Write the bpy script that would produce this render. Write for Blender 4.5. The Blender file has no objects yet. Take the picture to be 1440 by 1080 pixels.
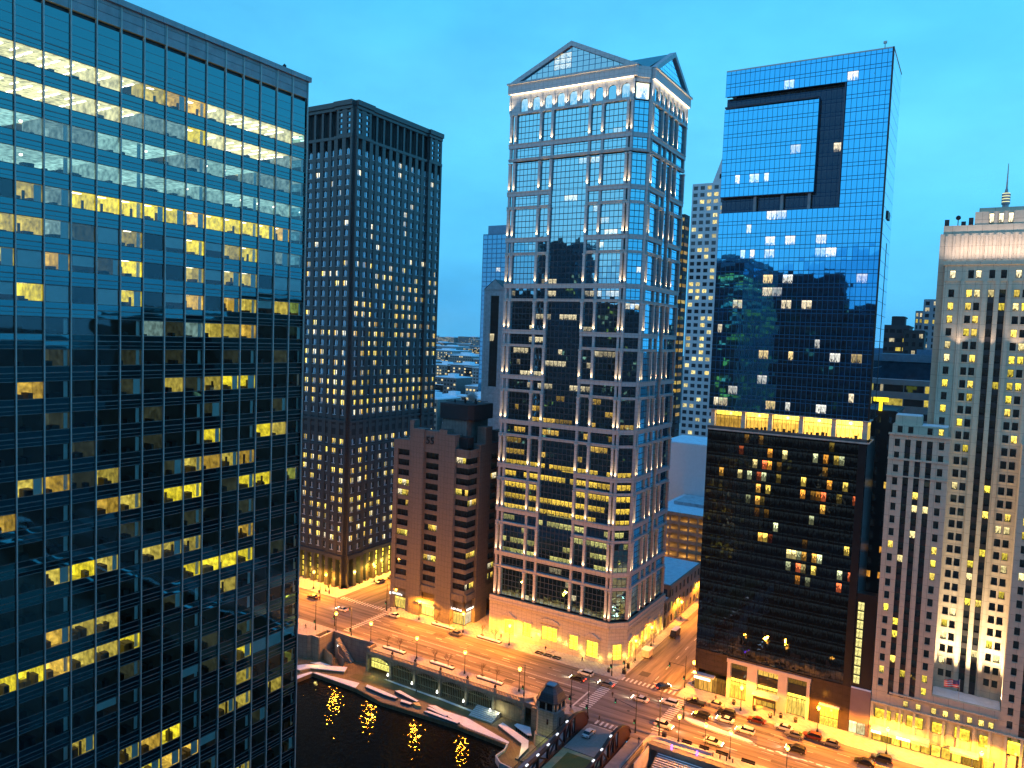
import bpy, bmesh, math, random
from mathutils import Vector, Matrix
S = bpy.context.scene
COL = S.collection
rad = math.radians
# ------------------------------------------------------------------ camera
RM = Matrix(((-0.85192324, -0.52234736, 0.03714887), (0.06497156, -0.03504041, 0.99727171), (0.51962053, -0.85201256, -0.06378946)))
cam = bpy.data.cameras.new("camera")
cam.lens = 1066.78 / 1440 * 36
cam.sensor_width = 36
cam.clip_start = 0.5
cam.clip_end = 12000
camo = bpy.data.objects.new("camera", cam)
COL.objects.link(camo)
CAMP = Vector((0, 0, 100))
m4 = Matrix((RM[0], RM[1], -RM[2])).transposed().to_4x4()
m4.translation = CAMP
camo.matrix_world = m4
S.camera = camo
# ------------------------------------------------------------------ sky
W = bpy.data.worlds.new("World")
S.world = W
W.use_nodes = True
nt = W.node_tree
nt.nodes.clear()
N = nt.nodes.new
L = nt.links.new
tc = N('ShaderNodeTexCoord')
sep = N('ShaderNodeSeparateXYZ')
L(tc.outputs['Generated'], sep.inputs[0])
ramp = N('ShaderNodeValToRGB')
e = ramp.color_ramp.elements
e[0].position = 0.0; e[0].color = (0.10, 0.52, 0.95, 1)
e[1].position = 1.0; e[1].color = (0.03, 0.32, 0.82, 1)
for p, c in ((0.06, (0.065, 0.50, 0.98, 1)), (0.14, (0.095, 0.61, 1.08, 1)), (0.26, (0.13, 0.70, 1.14, 1)), (0.40, (0.09, 0.60, 1.10, 1)), (0.6, (0.03, 0.30, 0.70, 1))):
    q = e.new(p); q.color = c
nz = N('ShaderNodeTexNoise'); nz.inputs['Scale'].default_value = 2.2; nz.inputs['Detail'].default_value = 4; nz.inputs['Roughness'].default_value = .55
mp = N('ShaderNodeMapping'); mp.inputs['Scale'].default_value = (1, 1, 2.4)
L(tc.outputs['Generated'], mp.inputs[0]); L(mp.outputs[0], nz.inputs['Vector'])
ma = N('ShaderNodeMath'); ma.operation = 'MULTIPLY_ADD'; ma.inputs[1].default_value = 0.34; ma.inputs[2].default_value = -0.16
L(nz.outputs['Fac'], ma.inputs[0])
ad = N('ShaderNodeMath'); ad.operation = 'ADD'
L(sep.outputs['Z'], ad.inputs[0]); L(ma.outputs[0], ad.inputs[1])
L(ad.outputs[0], ramp.inputs[0])
# a little paler towards the west (right of the picture)
az = N('ShaderNodeMath'); az.operation = 'MULTIPLY_ADD'; az.inputs[1].default_value = -0.22; az.inputs[2].default_value = 1.04
L(sep.outputs['X'], az.inputs[0])
nz2 = N('ShaderNodeTexNoise'); nz2.inputs['Scale'].default_value = 5; nz2.inputs['Detail'].default_value = 6; nz2.inputs['Roughness'].default_value = .6; L(mp.outputs[0], nz2.inputs['Vector'])
mb2 = N('ShaderNodeMath'); mb2.operation = 'MULTIPLY_ADD'; mb2.inputs[1].default_value = .45; mb2.inputs[2].default_value = -.22; L(nz2.outputs['Fac'], mb2.inputs[0])
az2 = N('ShaderNodeMath'); az2.operation = 'ADD'; L(az.outputs[0], az2.inputs[0]); L(mb2.outputs[0], az2.inputs[1])
mul = N('ShaderNodeVectorMath'); mul.operation = 'SCALE'
L(ramp.outputs[0], mul.inputs[0]); L(az2.outputs[0], mul.inputs['Scale'])
bg1 = N('ShaderNodeBackground'); bg1.inputs[1].default_value = 1.06
L(mul.outputs[0], bg1.inputs[0])
sky = N('ShaderNodeTexSky'); sky.sky_type = 'NISHITA'; sky.sun_disc = False
SUN_EL, SUN_AZ = 38, 20
sky.sun_elevation = rad(3); sky.sun_rotation = rad(SUN_AZ)
bg2 = N('ShaderNodeBackground'); bg2.inputs[1].default_value = 0.012
L(sky.outputs[0], bg2.inputs[0])
adds = N('ShaderNodeAddShader'); L(bg1.outputs[0], adds.inputs[0]); L(bg2.outputs[0], adds.inputs[1])
wo = N('ShaderNodeOutputWorld'); L(adds.outputs[0], wo.inputs[0])
# weak, very soft warm fill added behind the camera to neutralise the cyan skylight
sl = bpy.data.lights.new("dusk_fill", 'SUN'); sl.energy = 0.30; sl.angle = rad(60); sl.color = (1.0, 0.82, 0.64)
so = bpy.data.objects.new("dusk_fill", sl); COL.objects.link(so)
so.rotation_euler = Vector((-0.25, -0.75, -0.55)).to_track_quat('-Z', 'Y').to_euler()
S.view_settings.view_transform = 'Standard'
S.view_settings.look = 'None'
S.view_settings.gamma = 1
S.view_settings.exposure = 0.0
S.view_settings.use_curve_mapping = False
S.cycles.max_bounces = 5
S.cycles.diffuse_bounces = 2
S.cycles.glossy_bounces = 3
S.cycles.transparent_max_bounces = 6
S.cycles.sample_clamp_indirect = 3.0
S.cycles.caustics_reflective = False
S.cycles.caustics_refractive = False

# ------------------------------------------------------------------ helpers
class MB:
    def __init__(s): s.v = []; s.f = []; s.uv = []; s.c = []
    def poly(s, pts, uv=None, col=(0, 0, 0, 0)):
        n = len(s.v); s.v += [tuple(p) for p in pts]; s.f.append(tuple(range(n, n + len(pts))))
        s.uv += uv if uv else [(0, 0)] * len(pts); s.c += [col] * len(pts)
    def hexa(s, c, col=(0, 0, 0, 0)):   # c: 4 bottom, 4 top
        for q in ((3, 2, 1, 0), (4, 5, 6, 7), (0, 1, 5, 4), (1, 2, 6, 5), (2, 3, 7, 6), (3, 0, 4, 7)):
            s.poly([c[i] for i in q], col=col)
    def box(s, x0, y0, z0, x1, y1, z1, col=(0, 0, 0, 0)):
        x0, x1 = min(x0, x1), max(x0, x1); y0, y1 = min(y0, y1), max(y0, y1); z0, z1 = min(z0, z1), max(z0, z1)
        s.hexa([(x0, y0, z0), (x1, y0, z0), (x1, y1, z0), (x0, y1, z0), (x0, y0, z1), (x1, y0, z1), (x1, y1, z1), (x0, y1, z1)], col)
    def prism(s, pts, z0, z1):
        a = sum(pts[i][0] * pts[(i + 1) % len(pts)][1] - pts[(i + 1) % len(pts)][0] * pts[i][1] for i in range(len(pts)))
        if a < 0: pts = pts[::-1]
        n = len(pts)
        s.poly([(p[0], p[1], z1) for p in pts]); s.poly([(p[0], p[1], z0) for p in pts[::-1]])
        for i in range(n):
            a, b = pts[i], pts[(i + 1) % n]
            s.poly([(a[0], a[1], z0), (b[0], b[1], z0), (b[0], b[1], z1), (a[0], a[1], z1)])
    def tube(s, a, b, r0, r1=None, n=8, caps=True):
        r1 = r0 if r1 is None else r1
        a = Vector(a); b = Vector(b); d = (b - a).normalized()
        u = d.orthogonal().normalized(); w = d.cross(u)
        A = [a + r0 * (math.cos(t) * u + math.sin(t) * w) for t in [2 * math.pi * i / n for i in range(n)]]
        B = [b + r1 * (math.cos(t) * u + math.sin(t) * w) for t in [2 * math.pi * i / n for i in range(n)]]
        for i in range(n): j = (i + 1) % n; s.poly([A[i], A[j], B[j], B[i]])
        if caps: s.poly(B); s.poly(A[::-1])
    def lathe(s, cx, cy, prof, n=10):
        for (r0, z0), (r1, z1) in zip(prof, prof[1:]):
            for i in range(n):
                t0, t1 = 2 * math.pi * i / n, 2 * math.pi * (i + 1) / n
                q = [(cx + r0 * math.cos(t0), cy + r0 * math.sin(t0), z0), (cx + r0 * math.cos(t1), cy + r0 * math.sin(t1), z0),
                     (cx + r1 * math.cos(t1), cy + r1 * math.sin(t1), z1), (cx + r1 * math.cos(t0), cy + r1 * math.sin(t0), z1)]
                if r0 < 1e-5: q = q[1:] if False else [q[0], q[2], q[3]]
                elif r1 < 1e-5: q = q[:3]
                s.poly(q)
    def build(s, name, mat, parent=None, smooth=False, attr=False, weld=False):
        me = bpy.data.meshes.new(name)
        me.from_pydata(s.v, [], s.f)
        if attr:
            uvl = me.uv_layers.new(name='UVMap')
            uvl.data.foreach_set('uv', [x for p in s.uv for x in p])
            ca = me.color_attributes.new('lit', 'FLOAT_COLOR', 'CORNER')
            ca.data.foreach_set('color', [x for p in s.c for x in p])
        if weld:
            bm = bmesh.new(); bm.from_mesh(me); bmesh.ops.remove_doubles(bm, verts=bm.verts, dist=1e-4); bm.to_mesh(me); bm.free()
        if smooth: me.polygons.foreach_set('use_smooth', [True] * len(me.polygons))
        if mat: me.materials.append(mat)
        me.update()
        o = bpy.data.objects.new(name, me); COL.objects.link(o)
        if parent:
            o.parent = parent
            o.matrix_parent_inverse = Matrix.Translation(-parent.location) if parent.type == 'EMPTY' and parent.get('at0') else Matrix()
        return o

class Frame:   # a facade: u along the wall, z up, d outwards
    def __init__(s, o, D, Nn): s.o = o; s.D = D; s.N = Nn; s.flip = (D[0] * Nn[1] - D[1] * Nn[0]) > 0
    def p(s, u, z, d): return (s.o[0] + s.D[0] * u + s.N[0] * d, s.o[1] + s.D[1] * u + s.N[1] * d, z)
    def box(s, mb, u0, u1, z0, z1, d0, d1):
        c = [s.p(u0, z0, d0), s.p(u1, z0, d0), s.p(u1, z0, d1), s.p(u0, z0, d1), s.p(u0, z1, d0), s.p(u1, z1, d0), s.p(u1, z1, d1), s.p(u0, z1, d1)]
        if not s.flip:
            c = [c[3], c[2], c[1], c[0], c[7], c[6], c[5], c[4]]
        mb.hexa(c)
    def quad(s, mb, u0, u1, z0, z1, d, col=(0, 0, 0, 0), uv=None):
        pts = [s.p(u0, z0, d), s.p(u1, z0, d), s.p(u1, z1, d), s.p(u0, z1, d)]
        uv = uv or [(0, 0), (1, 0), (1, 1), (0, 1)]
        if s.flip: pts = pts[::-1]; uv = uv[::-1]
        mb.poly(pts, uv, col)
    def poly(s, mb, pz, d0, d1):   # prism of an outline in (u,z)
        a = [s.p(u, z, d1) for u, z in pz]; b = [s.p(u, z, d0) for u, z in pz]; n = len(pz)
        A = sum(pz[i][0] * pz[(i + 1) % n][1] - pz[(i + 1) % n][0] * pz[i][1] for i in range(n))
        if (A > 0) == s.flip: a = a[::-1]; b = b[::-1]
        mb.poly(a); mb.poly(b[::-1])
        for i in range(n): j = (i + 1) % n; mb.poly([b[i], b[j], a[j], a[i]])

def empty(name, loc, label, cat, group=None):
    o = bpy.data.objects.new(name, None); COL.objects.link(o); o.location = loc; o.empty_display_size = .5
    o['label'] = label; o['category'] = cat
    if group: o['group'] = group
    return o
def part(mb, name, mat, parent, **k):   # mesh given in world coordinates, parent only translated
    o = mb.build(name, mat, None, **k)
    if parent is not None:
        o.parent = parent
        root = parent
        t = Vector((0, 0, 0))
        while root is not None:
            t += root.location; root = root.parent
        o.location = -t
    return o
def tag(o, label, cat, group=None, kind=None):
    if label: o['label'] = label
    if cat: o['category'] = cat
    if group: o['group'] = group
    if kind: o['kind'] = kind
    return o
def struct(mb, name, mat, **k):
    o = mb.build(name, mat, None, **k); o['kind'] = 'structure'; return o
def add_light(kind, loc, parent, energy, color, name, **k):
    key = (name, energy, tuple(color))
    d = LD.get(key)
    if d is None:
        d = bpy.data.lights.new(name, kind); d.energy = energy; d.color = color
        for a, b in k.items(): setattr(d, a, b)
        LD[key] = d
    o = bpy.data.objects.new(name, d); COL.objects.link(o)
    o.location = loc
    if parent is not None:
        o.parent = parent
        t = Vector((0, 0, 0)); r = parent
        while r is not None: t += r.location; r = r.parent
        o.location = Vector(loc) - t
    return o
LD = {}
def proj(p):
    c = RM @ (Vector(p) - CAMP)
    if c.z < .5: return None
    return (720 + 1066.78 * c.x / c.z, 540 - 1066.78 * c.y / c.z)
def parea(pts):
    q = [proj(p) for p in pts]
    if any(a is None for a in q): return 0
    if all(a[0] < 0 for a in q) or all(a[0] > 1440 for a in q) or all(a[1] < 0 for a in q) or all(a[1] > 1080 for a in q): return 0
    return abs(sum(q[i][0] * q[(i + 1) % len(q)][1] - q[(i + 1) % len(q)][0] * q[i][1] for i in range(len(q)))) / 2
def windows(thing, wins, mat, name='window', lim=96):
    """wins: list of MB, one per window. The largest in the picture become parts, the rest one part."""
    sc = []
    for w in wins:
        a = sum(parea([w.v[i] for i in f]) for f in w.f)
        sc.append(a)
    order = sorted(range(len(wins)), key=lambda i: -sc[i])
    if len(wins) <= lim: top, rest = order, []
    else: top, rest = order[:lim], order[lim:]
    for i in top: part(wins[i], name, mat, thing, attr=True)
    if rest:
        m = MB()
        for i in rest:
            n = len(m.v); w = wins[i]
            m.v += w.v; m.f += [tuple(x + n for x in f) for f in w.f]; m.uv += w.uv; m.c += w.c
        o = part(m, name, mat, thing, attr=True); o['kind'] = 'stuff'

# ------------------------------------------------------------------ materials
def nodes(name):
    m = bpy.data.materials.new(name); m.use_nodes = True; t = m.node_tree; t.nodes.clear()
    return m, t, t.nodes.new, t.links.new
def mat(name, col, rough=.7, metal=0, var=.25, scale=.6, bump=0, emit=None, es=0, bscale=None, stretch=None, spec=.5, panel=None):
    m, t, n, l = nodes(name)
    b = n('ShaderNodeBsdfPrincipled'); o = n('ShaderNodeOutputMaterial'); l(b.outputs[0], o.inputs[0])
    b.inputs['Roughness'].default_value = rough; b.inputs['Metallic'].default_value = metal
    b.inputs['Specular IOR Level'].default_value = spec
    g = n('ShaderNodeNewGeometry')
    mpn = n('ShaderNodeMapping'); mpn.inputs['Scale'].default_value = stretch or (1, 1, 1); l(g.outputs['Position'], mpn.inputs[0])
    x = n('ShaderNodeTexNoise'); x.inputs['Scale'].default_value = scale; x.inputs['Detail'].default_value = 5; x.inputs['Roughness'].default_value = .65
    l(mpn.outputs[0], x.inputs['Vector'])
    r = n('ShaderNodeMapRange'); r.inputs[1].default_value = .3; r.inputs[2].default_value = .7; r.inputs[3].default_value = 1 - var; r.inputs[4].default_value = 1 + var
    l(x.outputs['Fac'], r.inputs[0])
    v = n('ShaderNodeVectorMath'); v.operation = 'SCALE'; v.inputs[0].default_value = col[:3]
    fac = r.outputs[0]
    if panel:   # joint lines between cladding panels: (width, height)
        s = n('ShaderNodeSeparateXYZ'); l(g.outputs['Position'], s.inputs[0])
        ax = n('ShaderNodeMath'); ax.operation = 'ADD'; l(s.outputs[0], ax.inputs[0]); l(s.outputs[1], ax.inputs[1])
        outs = []
        for src, w in ((ax.outputs[0], panel[0]), (s.outputs[2], panel[1])):
            d = n('ShaderNodeMath'); d.operation = 'DIVIDE'; d.inputs[1].default_value = w; l(src, d.inputs[0])
            f = n('ShaderNodeMath'); f.operation = 'FRACT'; l(d.outputs[0], f.inputs[0])
            c = n('ShaderNodeMath'); c.operation = 'LESS_THAN'; c.inputs[1].default_value = .07 / w * 1.2; l(f.outputs[0], c.inputs[0]); outs.append(c)
        mx = n('ShaderNodeMath'); mx.operation = 'MAXIMUM'; l(outs[0].outputs[0], mx.inputs[0]); l(outs[1].outputs[0], mx.inputs[1])
        k = n('ShaderNodeMath'); k.operation = 'MULTIPLY_ADD'; k.inputs[1].default_value = -.45; k.inputs[2].default_value = 1; l(mx.outputs[0], k.inputs[0])
        k2 = n('ShaderNodeMath'); k2.operation = 'MULTIPLY'; l(k.outputs[0], k2.inputs[0]); l(fac, k2.inputs[1]); fac = k2.outputs[0]
    l(fac, v.inputs['Scale']); l(v.outputs[0], b.inputs['Base Color'])
    if bump:
        bn = n('ShaderNodeBump'); bn.inputs['Strength'].default_value = bump; bn.inputs['Distance'].default_value = .1
        if bscale:
            x2 = n('ShaderNodeTexNoise'); x2.inputs['Scale'].default_value = bscale; x2.inputs['Detail'].default_value = 4; l(mpn.outputs[0], x2.inputs['Vector']); l(x2.outputs['Fac'], bn.inputs['Height'])
        else: l(x.outputs['Fac'], bn.inputs['Height'])
        l(bn.outputs[0], b.inputs['Normal'])
    if emit:
        b.inputs['Emission Color'].default_value = (*emit, 1); b.inputs['Emission Strength'].default_value = es
    return m

def glass(name, tint=(.5, .7, .9), body=(.01, .02, .03), refl=1.0, wav=.02, tilt=.006, ior=1.9, bar=.035, barcol=(.02, .025, .03), sil=.35, wscale=.35, gain=1.0, see=0.0, rough=.02, bh=None):
    """window pane: coated reflecting glass in front of a room that is lit or not (attribute 'lit')."""
    m, t, n, l = nodes(name)
    o = n('ShaderNodeOutputMaterial')
    at = n('ShaderNodeAttribute'); at.attribute_name = 'lit'
    uv = n('ShaderNodeUVMap'); uv.uv_map = 'UVMap'
    su = n('ShaderNodeSeparateXYZ'); l(uv.outputs[0], su.inputs[0])
    rnd = at.outputs['Alpha']
    def M(op, a, b=None, c=None):
        x = n('ShaderNodeMath'); x.operation = op
        for i, q in enumerate((a, b, c)):
            if q is None: continue
            if isinstance(q, (int, float)): x.inputs[i].default_value = q
            else: l(q, x.inputs[i])
        return x.outputs[0]
    # room contents: uneven light, things standing on the sill, bright ceiling line
    cmb = n('ShaderNodeCombineXYZ'); l(M('MULTIPLY', su.outputs[0], 5.0), cmb.inputs[0]); l(M('MULTIPLY', su.outputs[1], 3.0), cmb.inputs[1]); l(M('MULTIPLY', rnd, 97.0), cmb.inputs[2])
    nn = n('ShaderNodeTexNoise'); nn.inputs['Scale'].default_value = 1.0; nn.inputs['Detail'].default_value = 3; l(cmb.outputs[0], nn.inputs['Vector'])
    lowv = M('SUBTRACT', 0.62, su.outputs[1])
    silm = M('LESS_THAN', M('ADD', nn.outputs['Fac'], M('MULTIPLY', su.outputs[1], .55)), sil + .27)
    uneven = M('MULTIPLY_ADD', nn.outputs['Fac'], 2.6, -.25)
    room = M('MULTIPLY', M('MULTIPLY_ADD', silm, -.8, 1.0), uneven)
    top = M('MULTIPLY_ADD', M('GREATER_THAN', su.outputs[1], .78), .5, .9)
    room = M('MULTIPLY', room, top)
    # frame bars at the pane edge
    du = M('MINIMUM', su.outputs[0], M('SUBTRACT', 1.0, su.outputs[0]))
    dv = M('MINIMUM', su.outputs[1], M('SUBTRACT', 1.0, su.outputs[1]))
    edge = M('LESS_THAN', M('MINIMUM', du, dv), bar) if bh is None else M('MAXIMUM', M('LESS_THAN', du, bar), M('LESS_THAN', dv, bh))
    sc = n('ShaderNodeVectorMath'); sc.operation = 'SCALE'; l(at.outputs['Color'], sc.inputs[0]); l(M('MULTIPLY', room, gain), sc.inputs['Scale'])
    em = n('ShaderNodeEmission'); l(sc.outputs[0], em.inputs[0]); em.inputs[1].default_value = 1
    # reflecting coat with slightly uneven panes
    g = n('ShaderNodeNewGeometry')
    wn = n('ShaderNodeTexWhiteNoise'); wn.noise_dimensions = '1D'; l(M('MULTIPLY', rnd, 1313.0), wn.inputs['W'])
    vs = n('ShaderNodeVectorMath'); vs.operation = 'SUBTRACT'; l(wn.outputs['Color'], vs.inputs[0]); vs.inputs[1].default_value = (.5, .5, .5)
    vk = n('ShaderNodeVectorMath'); vk.operation = 'SCALE'; l(vs.outputs[0], vk.inputs[0]); vk.inputs['Scale'].default_value = tilt * 2
    wv = n('ShaderNodeTexNoise'); wv.inputs['Scale'].default_value = wscale; wv.inputs['Detail'].default_value = 2; l(g.outputs['Position'], wv.inputs['Vector'])
    vw = n('ShaderNodeVectorMath'); vw.operation = 'SUBTRACT'; l(wv.outputs['Color'], vw.inputs[0]); vw.inputs[1].default_value = (.5, .5, .5)
    vw2 = n('ShaderNodeVectorMath'); vw2.operation = 'SCALE'; l(vw.outputs[0], vw2.inputs[0]); vw2.inputs['Scale'].default_value = wav
    a1 = n('ShaderNodeVectorMath'); a1.operation = 'ADD'; l(g.outputs['Normal'], a1.inputs[0]); l(vk.outputs[0], a1.inputs[1])
    a2 = n('ShaderNodeVectorMath'); a2.operation = 'ADD'; l(a1.outputs[0], a2.inputs[0]); l(vw2.outputs[0], a2.inputs[1])
    nr = n('ShaderNodeVectorMath'); nr.operation = 'NORMALIZE'; l(a2.outputs[0], nr.inputs[0])
    gl = n('ShaderNodeBsdfGlossy'); gl.inputs['Roughness'].default_value = rough; gl.inputs['Color'].default_value = (*tint, 1); l(nr.outputs[0], gl.inputs['Normal'])
    df = n('ShaderNodeBsdfDiffuse'); df.inputs['Color'].default_value = (*body, 1)
    back = n('ShaderNodeAddShader'); l(em.outputs[0], back.inputs[0]); l(df.outputs[0], back.inputs[1])
    bk = back.outputs[0]
    if see:
        tr = n('ShaderNodeBsdfTransparent'); tr.inputs['Color'].default_value = (see, see * 1.02, see * 1.0, 1)
        bk = tr.outputs[0]
    fr = n('ShaderNodeFresnel'); fr.inputs['IOR'].default_value = ior; l(nr.outputs[0], fr.inputs['Normal'])
    mix = n('ShaderNodeMixShader'); l(M('MINIMUM', M('MULTIPLY', fr.outputs[0], refl), 1.0), mix.inputs[0]); l(bk, mix.inputs[1]); l(gl.outputs[0], mix.inputs[2])
    fb = n('ShaderNodeBsdfDiffuse'); fb.inputs['Color'].default_value = (*barcol, 1)
    m2 = n('ShaderNodeMixShader'); l(edge, m2.inputs[0]); l(mix.outputs[0], m2.inputs[1]); l(fb.outputs[0], m2.inputs[2])
    l(m2.outputs[0], o.inputs[0])
    m.cycles.emission_sampling = 'NONE'
    return m
def emis(name, col, s, sample=False):
    m, t, n, l = nodes(name); o = n('ShaderNodeOutputMaterial'); em = n('ShaderNodeEmission'); em.inputs[0].default_value = (*col, 1); em.inputs[1].default_value = s
    l(em.outputs[0], o.inputs[0]); m.cycles.emission_sampling = 'AUTO' if sample else 'NONE'; return m

WARM = (1.0, .62, .10); YEL = (1.0, .78, .12); PALE = (1.0, .85, .50); COOL = (.75, .95, .85); ORNG = (1.0, .42, .05)
SODIUM = (1.0, .30, .015)
rg = random.Random(7)
def lit(c, k): return (c[0] * k, c[1] * k, c[2] * k, rg.random())
def off(): return (0.004, .006, .007, rg.random())

M_ = {}
M_['snow'] = mat('snow', (.78, .80, .86), .85, var=.12, scale=.5, bump=.4)
M_['stone77'] = mat('grey_granite', (.44, .44, .45), .55, var=.12, scale=1.5, panel=(1.6, 1.3))
M_['metal_dark'] = mat('dark_metal', (.03, .03, .035), .45, .6)
M_['metal_light'] = mat('silver_mullion_metal', (.50, .46, .42), .55, .15, var=.1)

# ------------------------------------------------------------------ ground, river, roads
M_['asphalt'] = mat('asphalt', (.165, .135, .12), .85, var=.75, scale=.5, stretch=(.06, 1.3, 1), bump=.15, bscale=6)
M_['asphalt_ns'] = mat('asphalt_side', (.155, .13, .11), .85, var=.7, scale=.5, stretch=(1.3, .06, 1), bump=.15, bscale=6)
M_['pave'] = mat('pavement', (.38, .35, .33), .8, var=.25, scale=.9, panel=(1.5, 50))
M_['paint'] = mat('road_paint', (.62, .60, .56), .7, var=.3, scale=2.5)
M_['city'] = mat('city_ground', (.05, .05, .053), .9, var=.6, scale=.05)
mb = MB(); mb.poly([(-4000, -5200, 0), (-4000, -182, 0), (4000, -182, 0), (4000, -5200, 0)][::-1]); struct(mb, 'ground', M_['city'])
mb = MB(); mb.box(-900, -95, -9, 900, 400, -.3); struct(mb, 'north_bank', M_['city'])
# river
m, t, n, l = nodes('river_water'); M_['water'] = m
b = n('ShaderNodeBsdfPrincipled'); o = n('ShaderNodeOutputMaterial'); l(b.outputs[0], o.inputs[0])
b.inputs['Base Color'].default_value = (.006, .006, .004, 1); b.inputs['Roughness'].default_value = .035; b.inputs['IOR'].default_value = 1.33; b.inputs['Specular IOR Level'].default_value = .28
g = n('ShaderNodeNewGeometry'); x1 = n('ShaderNodeTexNoise'); x1.inputs['Scale'].default_value = .8; x1.inputs['Detail'].default_value = 1.5; l(g.outputs['Position'], x1.inputs['Vector'])
bp = n('ShaderNodeBump'); bp.inputs['Strength'].default_value = 1.0; bp.inputs['Distance'].default_value = .13; l(x1.outputs['Fac'], bp.inputs['Height']); l(bp.outputs[0], b.inputs['Normal'])
mb = MB(); mb.poly([(-900, -185, -7.6), (900, -185, -7.6), (900, -90, -7.6), (-900, -90, -7.6)]); struct(mb, 'river', M_['water'])
# riverside road (upper level) on a deck
mb = MB(); mb.poly([(-200, -203.6, .01), (320, -203.6, .01), (320, -181.6, .01), (-200, -181.6, .01)]); mb.poly([(64.6, -181.6, .012), (83.5, -181.6, .012), (83.5, -175.4, .012), (64.6, -175.4, .012)]); struct(mb, 'riverside_road', M_['asphalt'])
mb = MB(); mb.box(-200, -188, -1.2, 320, -181.6, -.005)
mb.box(-200, -181.6, -1.2, 84, -175.45, -.012); mb.box(83.5, -181.6, -1.2, 156, -175.6, -.012); mb.box(156, -181.6, -1.2, 320, -179.8, -.012); mb.box(178, -179.8, -1.2, 320, -172.0, -.012); struct(mb, 'road_deck', mat('deck_concrete', (.16, .15, .13), .85))
mb = MB(); mb.poly([(66.2, -900, .014), (83.2, -900, .014), (83.2, -203.6, .014), (66.2, -203.6, .014)]); struct(mb, 'side_street', M_['asphalt_ns'])
mb = MB(); mb.poly([(175, -600, .014), (197, -600, .014), (197, -203.6, .014), (175, -203.6, .014)]); struct(mb, 'east_side_street', M_['asphalt_ns'])
mb = MB(); mb.poly([(-200, -318, .018), (320, -318, .018), (320, -306, .018), (-200, -306, .018)]); struct(mb, 'rear_street', M_['asphalt'])
mb = MB()
mb.box(83.2, -900, 0, 175, -203.6, .14); mb.box(-200, -900, 0, 66.2, -203.6, .14); mb.box(197, -900, 0, 320, -203.6, .14)
struct(mb, 'south_pavement', M_['pave'])
mb = MB(); mb.box(84.5, -181.6, 0, 156, -175.6, .14); mb.box(156, -181.6, 0, 178, -179.9, .14); mb.box(178, -181.6, 0, 200, -172.2, .14)
mb.box(-200, -181.6, 0, 64.6, -177.2, .14); struct(mb, 'north_pavement', M_['pave'])
# markings
mb = MB()
def stripe(x0, y0, x1, y1, z=.022): mb.poly([(x0, y0, z), (x1, y0, z), (x1, y1, z), (x0, y1, z)])
yy = -202.6
while yy < -182: stripe(83.2, yy, 86.2, yy + .55); yy += 1.15
yy = -202.6
while yy < -182: stripe(62.6, yy, 65.4, yy + .55); yy += 1.15
xx = 67
while xx < 82.6: stripe(xx, -206.6, xx + .55, -204.2); xx += 1.3
xx = 70
while xx < 79.4: stripe(xx, -178.6, xx + .6, -176.4); xx += 1.35
stripe(70, -175.6, 79.4, -175.1); stripe(87.4, -192.2, 87.9, -181.8); stripe(67, -208.2, 74.5, -207.8)
for yl in (-185.2, -188.5, -195.2, -198.6):
    xx = 92
    while xx < 171: stripe(xx, yl, xx + 3, yl + .14); xx += 8
    xx = -60
    while xx < 58: stripe(xx, yl, xx + 3, yl + .14); xx += 8
stripe(90, -191.9, 172, -191.75); stripe(90, -192.3, 172, -192.15)
yy = -203
while yy < -183: stripe(171.6, yy, 174, yy + .55); yy += 1.2
xx = 176
while xx < 196: stripe(xx, -206.6, xx + .55, -204.3); xx += 1.3
yy = -600
while yy < -210: stripe(74.6, yy, 74.8, yy + 3); yy += 9
for k in range(6): stripe(104 + k * 13, -189.9 - (k % 2) * 6.6, 106.4 + k * 13, -189.6 - (k % 2) * 6.6)
o = struct(mb, 'road_markings', M_['paint'])
mb = MB(); mb.poly([(77.3, -213.6, .024), (80.2, -213.6, .024), (80.2, -210.4, .024), (77.3, -210.4, .024)]); struct(mb, 'asphalt_patch', mat('patch', (.05, .045, .045), .8))
for i, (x, y) in enumerate(((150, -190), (133, -197), (118, -186.5), (104, -199), (78, -199.5), (74, -188), (53, -187), (36, -197), (22, -188), (160, -199), (75, -222), (185, -190))):
    mb = MB(); mb.tube((x, y, .0), (x, y, .024), .42, .42, 14); struct(mb, 'manhole_cover', M_['metal_dark'])
mp_ = mat('old_patch', (.085, .075, .07), .85, var=.3)
mb = MB()
for x, y, a, b in ((143, -200, 5, 2.4), (122, -194, 8, 1.2), (108, -186, 3, 3), (90, -188, 4, 1.6), (70, -201, 3, 2), (60, -187.5, 5, 1.2), (38, -198.5, 6, 1.5), (27, -186, 9, 1.1), (154, -185, 6, 1)): mb.poly([(x, y, .019), (x + a, y, .019), (x + a, y + b, .019), (x, y + b, .019)])
struct(mb, 'asphalt_repairs', mp_)
# snowy median
mb = MB()
pts = [(60.6, -192.6), (58, -191.2), (50, -190.2), (42, -189.9), (41, -190.6), (42.2, -191.3), (50, -192.6), (57, -193.9), (60.4, -193.8)]
mb.prism(pts, 0, .22); struct(mb, 'median_kerb', M_['pave'])
mb = MB(); mb.prism([(51 + (p[0] - 51) * .93, -191.8 + (p[1] + 191.8) * .72) for p in pts], .225, .42); tag(mb.build('snow_bank', M_['snow']), 'dirty snow bank lying along the raised median of the riverside road', 'snow')
mb = MB()
for i in range(26):
    x = 41 - i * 1.9; y = -190.2 + rg.uniform(-.5, .5); r = rg.uniform(.4, 1.1)
    mb.poly([(x + r * 1.6 * math.cos(a) * rg.uniform(.6, 1.1), y + r * .5 * math.sin(a) * rg.uniform(.6, 1.1), .03) for a in [k * math.pi / 4 for k in range(8)]])
tag(mb.build('slush', M_['snow']), None, None, kind='stuff')

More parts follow.
